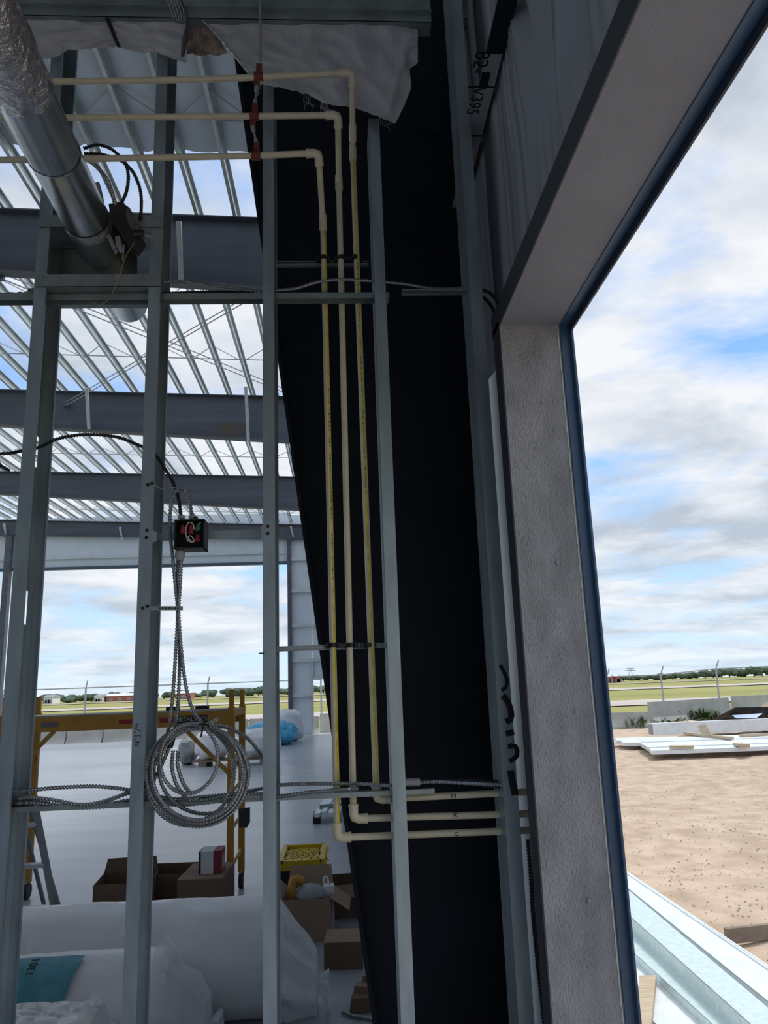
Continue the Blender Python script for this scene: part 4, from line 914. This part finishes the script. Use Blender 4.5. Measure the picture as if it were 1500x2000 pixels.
MB().tube([p+Vector((-.25, 0, .16)), p+Vector((-.05, 0, .16))], [.13, .08], 12).build('body', BLK, t); MB().tube(smoothpts([p+Vector((.1+.12*math.cos(a), 0, .13+.1*math.sin(a))) for a in [k*.7 for k in range(10)]], .05), .025, 6).build('guard', BLK, t)
p = gy(577, 1432); tag(MB().bar(p+Vector((0, 1.0, 0)), p+Vector((0, 1.0, .75)), .12, .12).build('timber_post', WOODD), 'short upright dark timber leaning at the far white wall', 'timber')
# ================================================================ OUTSIDE
def trim_piece(label, px, prof, m_, zbase):
    pass
# long white steel trims on the sand by the opening
def longpiece(name, label, P0, P1, Q0, Q1, z, h, m_, cat='steel trim', ext=3.0, lip=True):
    # two long edges given by pixel pairs on the plane z
    a0, a1, b0, b1 = [PZ(*p, z) for p in (P0, P1, Q0, Q1)]
    a1 = a1+(a1-a0).normalized()*1.0; b1 = b1+(b1-b0).normalized()*1.0
    a0 = a0-(a1-a0).normalized()*ext; b0 = b0-(b1-b0).normalized()*ext
    t = thing(name, (a0+a1+b0+b1)/4-Vector((0, 0, h)), label, cat)
    MB().slab([a0, a1, b1, b0], (0, 0, -.006)).build('face', m_, t)
    MB().slab([b0, b1, b1-Vector((0, 0, h)), b0-Vector((0, 0, h))], (0, -.004, 0)).build('front_leg', m_, t)
    MB().slab([a0, a1, a1-Vector((0, 0, h)), a0-Vector((0, 0, h))], (0, .004, 0)).build('rear_leg', m_, t)
    if lip:
        for k in (.08, .15):
            u0, u1 = a0.lerp(b0, k), a1.lerp(b1, k); MB().bar(u0+Vector((0, 0, .004)), u1+Vector((0, 0, .004)), .012, .010).build('rib', m_, t)
    return t
longpiece('steel_trim', 'wide white steel trim lying furthest out on the sand, ribbed edge', (1223, 1701), (1500, 1884), (1226, 1734), (1500, 1955), .06, .16, WMET)
longpiece('steel_trim', 'pale galvanized channel with scratches lying between the white trims', (1226, 1737), (1500, 1968), (1232, 1790), (1478, 2010), .10, .19, GMET, lip=False)
longpiece('steel_trim', 'pale galvanized tray lying on sheets next to the blue jamb trim', (1233, 1806), (1440, 2000), (1238, 1860), (1392, 2000), -.0, .09, GMET)
longpiece('steel_sheet', 'flat white sheet under the wood block', (1240, 1870), (1400, 2010), (1246, 1960), (1290, 2010), -.055, .03, WMET, 'steel sheet', 1.0, False)
a, b = PZ(1262, 1912, .0), PZ(1262, 2010, .0)
tag(MB().slab([PZ(1248, 1905, .0), PZ(1281, 1905, .0), PZ(1270, 2010, .0), PZ(1246, 2010, .0)], (0, 0, -.045)).build('wood_block', WOOD), 'pale timber block lying on the white sheet', 'timber')
a, b = PZ(1418, 1828, -.06), PZ(1540, 1815, -.06); tag(MB().bar(a+Vector((0, 0, .0)), b, .04, .10).build('form_board', WOODD), 'brown form board half buried in the sand behind the white trims', 'board')
# far bundle of white panels
YQ = 17.6
gz = lambda px, py, z: PZ(px, py, z)
def strips(label, name, corners, z, n, th, m_, cat):
    A0, A1, B0, B1 = [PZ(*c, z) for c in corners]
    t = thing(name, (A0+A1+B0+B1)/4-Vector((0, 0, z+.1)), label, cat)
    for k in range(n):
        f0, f1 = k/n, (k+.93)/n; dx = random.uniform(-.15, .15)
        q = [A0.lerp(B0, f0), A1.lerp(B1, f0), A1.lerp(B1, f1), A0.lerp(B0, f1)]; q = [v+Vector((dx, 0, .012*(k % 2))) for v in q]
        MB().slab(q, (0, 0, -th)).build('panel', m_, t)
    MB().slab([A0.lerp(B0, .05)-Vector((-.5, 0, .1)), A1-Vector((0, 0, .1)), A1.lerp(B1, .9)-Vector((0, 0, .1)), A0.lerp(B0, .9)-Vector((-.5, 0, .1))], (0, 0, -.12)).build('dunnage', WOODD, t)
    return t
strips('stack of long white wall panels lying on the sand across the yard', 'panel_stack', ((1238, 1442), (1560, 1431), (1266, 1467), (1560, 1456)), .10, 5, .09, WMET, 'panel stack')
strips('shorter white panel stack sticking out behind the long panel stack', 'panel_stack', ((1208, 1441), (1330, 1438), (1216, 1452), (1330, 1450)), .08, 2, .09, WMET, 'panel stack')
a, b = PZ(1282, 1441, -.05), PZ(1580, 1428, -.05)
t = thing('steel_beam', (a+b)/2, 'long square white steel tube behind the panel stack', 'steel beam')
MB().bar(a+Vector((.1, .6, .22)), b+Vector((0, .6, .22)), .3, .36).build('tube', WMET, t); MB().bar(a+Vector((.06, .6, .22)), a+Vector((.1, .6, .22)), .24, .30).build('end_opening', GREYT, t)
a, b = PZ(1340, 1421, .15), PZ(1590, 1412, .15); tag(MB().bar(a, b, .5, .3).build('steel_beam', WMET), 'white beam furthest back, near the black silt fabric', 'steel beam')
for (P, w, lb) in ((((1340, 1432), (1428, 1442)), .16, 'long plank lying aslant on the white panels'), (((1308, 1459), (1355, 1459)), .16, 'short plank on the front of the panel stack'), (((1448, 1437), (1496, 1434)), .16, 'grey plank on the panels near the rod'), (((1440, 1453), (1456, 1457)), .2, 'stubby wood block on the panel stack'), (((1345, 1408), (1362, 1416)), .14, 'plank propped by the weeds'), (((1368, 1414), (1420, 1410)), .2, 'plank lying before the black silt fabric')):
    zp = .15; a, b = PZ(*P[0], zp), PZ(*P[1], zp); tag(MB().bar(a, b, w, .07).build('wood_plank', WOOD), lb, 'plank')
p = PZ(1380, 1436, .19); tag(MB().bar(p, p+Vector((-.05, .12, .26)), .22, .06, (0, 1, 0)).build('wood_block', WOOD), 'wood block propped upright against the square tube', 'timber')
p = PZ(1491, 1432, -.1)-Vector((0, 0, .05)); tag(MB().tube([p, p+Vector((.05, 0, .45)), p+Vector((.1, 0, .85))], .02, 6).build('rebar_stake', BLK), 'thin dark stake standing by the planks', 'stake')
# concrete barriers
def barrier(name, label, pa, pb, h, group=None):
    a, b = Vector((pa[0], pa[1], -.15)), Vector((pb[0], pb[1], -.15)); d = (b-a).normalized(); n = Vector((-d.y, d.x, 0)); hz = Vector((0, 0, 1))
    prof = [(-.30, 0), (-.30, .08), (-.12, .35), (-.08, h), (.08, h), (.12, .35), (.30, .08), (.30, 0)]
    m = MB(); m.hexa([a+n*x+hz*z for x, z in prof], [b+n*x+hz*z for x, z in prof]); return tag(m.build(name, CONC), label, 'barrier', group)
a, b = PZ(1185, 1420, -.1), PZ(1268, 1419, -.1); barrier('concrete_barrier', 'low concrete barrier next to the blue jamb trim across the yard', (a.x-4, a.y+.2), (b.x, b.y), .62)
a, b = PZ(1272, 1416, -.1), PZ(1425, 1404, -.1); barrier('concrete_barrier', 'tall pale concrete barrier with weeds along its foot', (a.x, a.y), (b.x, b.y), .95)
c = PZ(1580, 1396, -.1); barrier('concrete_barrier', 'concrete barrier running on behind the black silt fabric', (b.x+.25, b.y+.05), (c.x, c.y), 1.0)
for k in range(9):
    xx = -14.6+k*1.52; barrier('concrete_barrier', 'grey concrete road barrier in a row outside the hangar opening', (xx, 34.2), (xx+1.46, 34.2), .8, 'barriers outside the hangar opening')
for k in range(3):
    xx = -1.0+k*1.9; barrier('concrete_barrier', 'grey concrete road barrier seen past the far doorway', (xx, 36.2), (xx+1.84, 36.2), .85, 'barriers past the far doorway')
def fence_post(base, h, label, lean=(.0, 0), group=None, t0=.035):
    t = thing('fence_post', base, label, 'fence post', group)
    top = base+Vector((lean[0], lean[1], h)); MB().tube([base, top], t0, 6).build('pole', FENCE, t); MB().tube([top, top+Vector((.10, -.12, .33))], t0*.7, 6).build('barb_arm', FENCE, t); return top
tops = []
for px, py, tp, lb in ((1194, 1412, 1322, 'fence post nearest the blue jamb trim'), (1299, 1396, 1318, 'fence post rising behind the tall concrete barrier'), (1407, 1386, 1306, 'bent fence post behind the black silt fabric end')):
    Yf_ = 31.0 if px < 1200 else 30.0
    b0 = PY(px, py, Yf_); tops.append(fence_post(Vector((b0.x, b0.y, -.2)), PY(px-10, tp, Yf_).z+.2, 'slim grey '+lb, lean=(PY(px-9, tp, Yf_).x-b0.x, 0)))
tops.append(PY(1560, 1299, 30))
tag(MB().tube(tops, .022, 5).build('fence_wire', FENCE), 'grey top rail joining the fence posts across the yard', 'wire')
lt = []
for px in (-75, 165, 405, 628):
    b0 = PY(px, 1400, 38); lt.append(fence_post(Vector((b0.x, 38, -.2)), PY(px, 1338-.05*(px), 38).z+.2 if False else 2.45, 'thin fence post seen through the hangar opening', group='fence posts through the hangar opening', t0=.045))
tag(MB().tube([Vector((v.x, v.y, v.z)) for v in lt], .028, 5).build('fence_wire', FENCE), 'top rail of the fence seen through the hangar opening', 'wire')
# weeds, silt fabric, dirt mound
def weed(base, h, w, n, label, seed):
    random.seed(seed); m = MB()
    for k in range(n):
        a = random.uniform(0, 6.28); l = random.uniform(.4, 1)*h; o = Vector((random.uniform(-w, w)*.5, random.uniform(-w, w)*.4, 0)); tip = base+o+Vector((math.cos(a)*w*.5, math.sin(a)*w*.5, l)); s = Vector((math.sin(a), -math.cos(a), 0))*.035
        q = base+o; mid = q.lerp(tip, .55)+Vector((0, 0, .1*h)); nn = len(m.v); m.v += [q-s*.4, q+s*.4, mid+s, mid-s, tip]; m.f += [(nn, nn+1, nn+2, nn+3), (nn+3, nn+2, nn+4)]
    return tag(m.build('weed_clump', WEED), label, 'weeds')
weed(Vector((0, -.7, 0))+PZ(1226, 1419, -.1), .5, .7, 26, 'spiky weed clump before the low barrier', 1); weed(Vector((0, -.7, 0))+PZ(1345, 1408, -.1), .62, 1.3, 130, 'leafy weed bush in the middle of the tall barrier foot', 2)
weed(Vector((0, -.7, 0))+PZ(1300, 1414, -.1), .3, 1.6, 90, 'low weeds where the two barriers meet', 3); weed(Vector((0, -.7, 0))+PZ(1385, 1408, -.1), .55, 1.2, 80, 'weed bush beside the black silt fabric', 4); weed(PZ(1440, 1408, -.1), .35, 2.4, 150, 'green weeds spreading in front of the black silt fabric', 5)
random.seed(21)
t = thing('silt_fence', PZ(1445, 1405, -.1), 'black silt fabric sagging in front of the concrete barrier', 'silt fence')
Yz = 25.2
def silt(u, v):
    px = 1392+u*150; ytop = 1404-min(1, u*3.4)*22-u*2; yb = 1406; return PY(px, ytop+(yb-ytop)*v, Yz+.5*v+.12*noise.noise(Vector((u*9, v*3, 0))))
MB().grid(silt, 24, 8).build('fabric', BTARP, t)
MB().slab([PY(1430, 1397, Yz-.3), PY(1490, 1393, Yz-.3), PY(1478, 1402, Yz-.5), PY(1438, 1403, Yz-.5)], (0, .03, 0)).build('blue_strip', mat('pale_blue', (.2, .32, .55), .5), t)
for dx in (.3, 4.2): p = PZ(1392, 1406, -.1)+Vector((dx, .4, 0)); MB().bar(p, p+Vector((0, 0, .9)), .05, .05).build('stake', WOODD, t)
c = PZ(1535, 1418, -.1)
def mound(u, v):
    a = 2*math.pi*v; rr = u*2.1; return (c.x+rr*math.cos(a), c.y+rr*math.sin(a)*.7, -.14+1.15*(1-u)**1.1*(1+.15*noise.noise(Vector((math.cos(a)*2, math.sin(a)*2, u*5))))+.05*noise.noise(Vector((rr*3*math.cos(a), rr*3*math.sin(a), 3))))
tag(MB().grid(mound, 20, 40).build('dirt_mound', SAND), 'heap of sandy dirt beside the white panels', 'dirt mound')
c2 = PZ(1345, 1420, -.1)
def mound2(u, v):
    a = 2*math.pi*v; rr = u*1.7; return (c2.x+rr*math.cos(a)*1.2, c2.y+rr*math.sin(a)*.5, -.14+.28*(1-u)*(1+.3*noise.noise(Vector((math.cos(a)*2, math.sin(a)*2, u*5)))))
tag(MB().grid(mound2, 12, 30).build('dirt_mound', SAND), 'low dirt ridge along the barrier foot', 'dirt mound')
st = MB()
for k in range(900):
    px, py = random.uniform(1195, 1500), 1475+random.random()**1.3*420
    if py > 1690+(px-1223)*.66: continue
    p = PZ(px, py, -.1); p.z = sandz(p.x, p.y); s = random.uniform(.006, .018)*(1.6 if random.random() < .04 else 1)
    n = len(st.v); st.v += [p+Vector((s, 0, 0)), p+Vector((-s*.5, s*.8, 0)), p+Vector((-s*.5, -s*.8, 0)), p+Vector((0, 0, s*.8))]; st.f += [(n, n+1, n+3), (n+1, n+2, n+3), (n+2, n, n+3)]
tag(st.build('gravel', mat('gravel_bits', (.26, .19, .14), .9, 0, col2=(.62, .54, .45), scale=30)), 'scattered gravel and bark bits on the sand', 'gravel', kind='stuff')
# far field: trees and buildings
def tree(x, y, w, h, label, group, seed):
    m = MB(); random.seed(seed)
    for k in range(5):
        cx_, cy_, cz_ = x+random.uniform(-.4, .4)*w, y+random.uniform(-.3, .3)*w, h*random.uniform(.35, .7); rr = w*random.uniform(.28, .45)
        m.grid(lambda u, v: Vector((cx_, cy_, cz_))+(lambda d: d*rr*(1+.35*noise.noise(d*3+Vector((k*5+seed, 0, 0)))))(Vector((math.sin(math.pi*u)*math.cos(6.283*v), math.sin(math.pi*u)*math.sin(6.283*v), math.cos(math.pi*u)*h/w*.9))), 7, 9)
    t = thing('tree', (x, y, -.2), label, 'tree', group); m.build('crown', TREE, t, smooth=False); MB().tube([(x, y, -.2), (x, y, h*.5)], w*.05, 6).build('trunk', WOODD, t)
random.seed(5)
tl = []
for px in range(85, 640, 16):
    if 215 < px < 262 and random.random() < .5: continue
    tl.append((px+random.uniform(-5, 5), 436+(len(tl) % 3)*17, random.uniform(6.0, 8.0), random.uniform(3.0, 5.2)))
for k, (px, y, w, h_) in enumerate(tl): p = PY(px, 1360, y); tree(p.x, y, w, h_, 'distant green tree across the airfield seen through the hangar', 'trees across the airfield', k)
for k, px in enumerate(range(1185, 1520, 16)):
    y = 620+(k % 3)*18; p = PY(px, 1320, y); hh = random.uniform(4, 5)+max(0, (px-1280)/200)*3.2; tree(p.x, y, random.uniform(9, 12), hh, 'distant dark tree on the horizon beyond the yard', 'trees beyond the yard', 100+k)
def shed(px0, px1, pyt, y, m_, label, roof=None):
    a, b = PY(px0, 1365, y), PY(px1, 1365, y); h_ = PY((px0+px1)/2, pyt, y).z
    t = thing('far_building', ((a.x+b.x)/2, y, -.2), label, 'building')
    MB().box((a.x, y, -.2), (b.x, y+12, h_)).build('walls', m_, t); MB().hexa([(a.x-.4, y-.4, h_), (b.x+.4, y-.4, h_), (b.x+.4, y+12.4, h_), (a.x-.4, y+12.4, h_)], [(a.x-.2, y+5, h_+1.2), (b.x+.2, y+5, h_+1.2), (b.x+.2, y+7, h_+1.2), (a.x-.2, y+7, h_+1.2)]).build('roof', roof or GREYT, t)
    for k in range(3): x = a.x+(b.x-a.x)*(k+.5)/3; MB().box((x-1, y-.1, .2), (x+1, y, h_*.6)).build('door', GREYT, t)
shed(85, 101, 1362, 400, FARW, 'small white shed at the airfield edge by the first stud'); shed(184, 198, 1361, 400, FARW, 'white box-shaped shed at the airfield edge'); shed(207, 260, 1359, 405, FARR, 'long low red building at the airfield edge', FARW); shed(-15, 6, 1358, 380, FARW, 'white building beyond the first stud')
shed(342, 372, 1354, 410, FARR, 'low reddish building behind the hanging cables', FARW); shed(1186, 1200, 1322, 420, FARR, 'small pink building beside the blue jamb trim', FARW); shed(1208, 1216, 1322, 420, FARR, 'smaller pink hut beyond the yard fence', FARW)
p = PY(1232, 1320, 700); t = thing('pylon', (p.x, 700, -.2), 'lattice power pylon on the horizon beyond the yard', 'pylon')
for s in (-1, 1): MB().bar((p.x+s*2.5, 700, -.2), (p.x+s*.6, 700, 11), .35, .35).build('leg', FENCE, t)
MB().bar((p.x-5, 700, 9), (p.x+5, 700, 9), .5, .6).build('cross_arm', FENCE, t); MB().bar((p.x-3.5, 700, 10.8), (p.x+3.5, 700, 10.8), .5, .6).build('cross_arm', FENCE, t)
for o in bpy.data.objects:
    if '_o' in o: del o['_o']
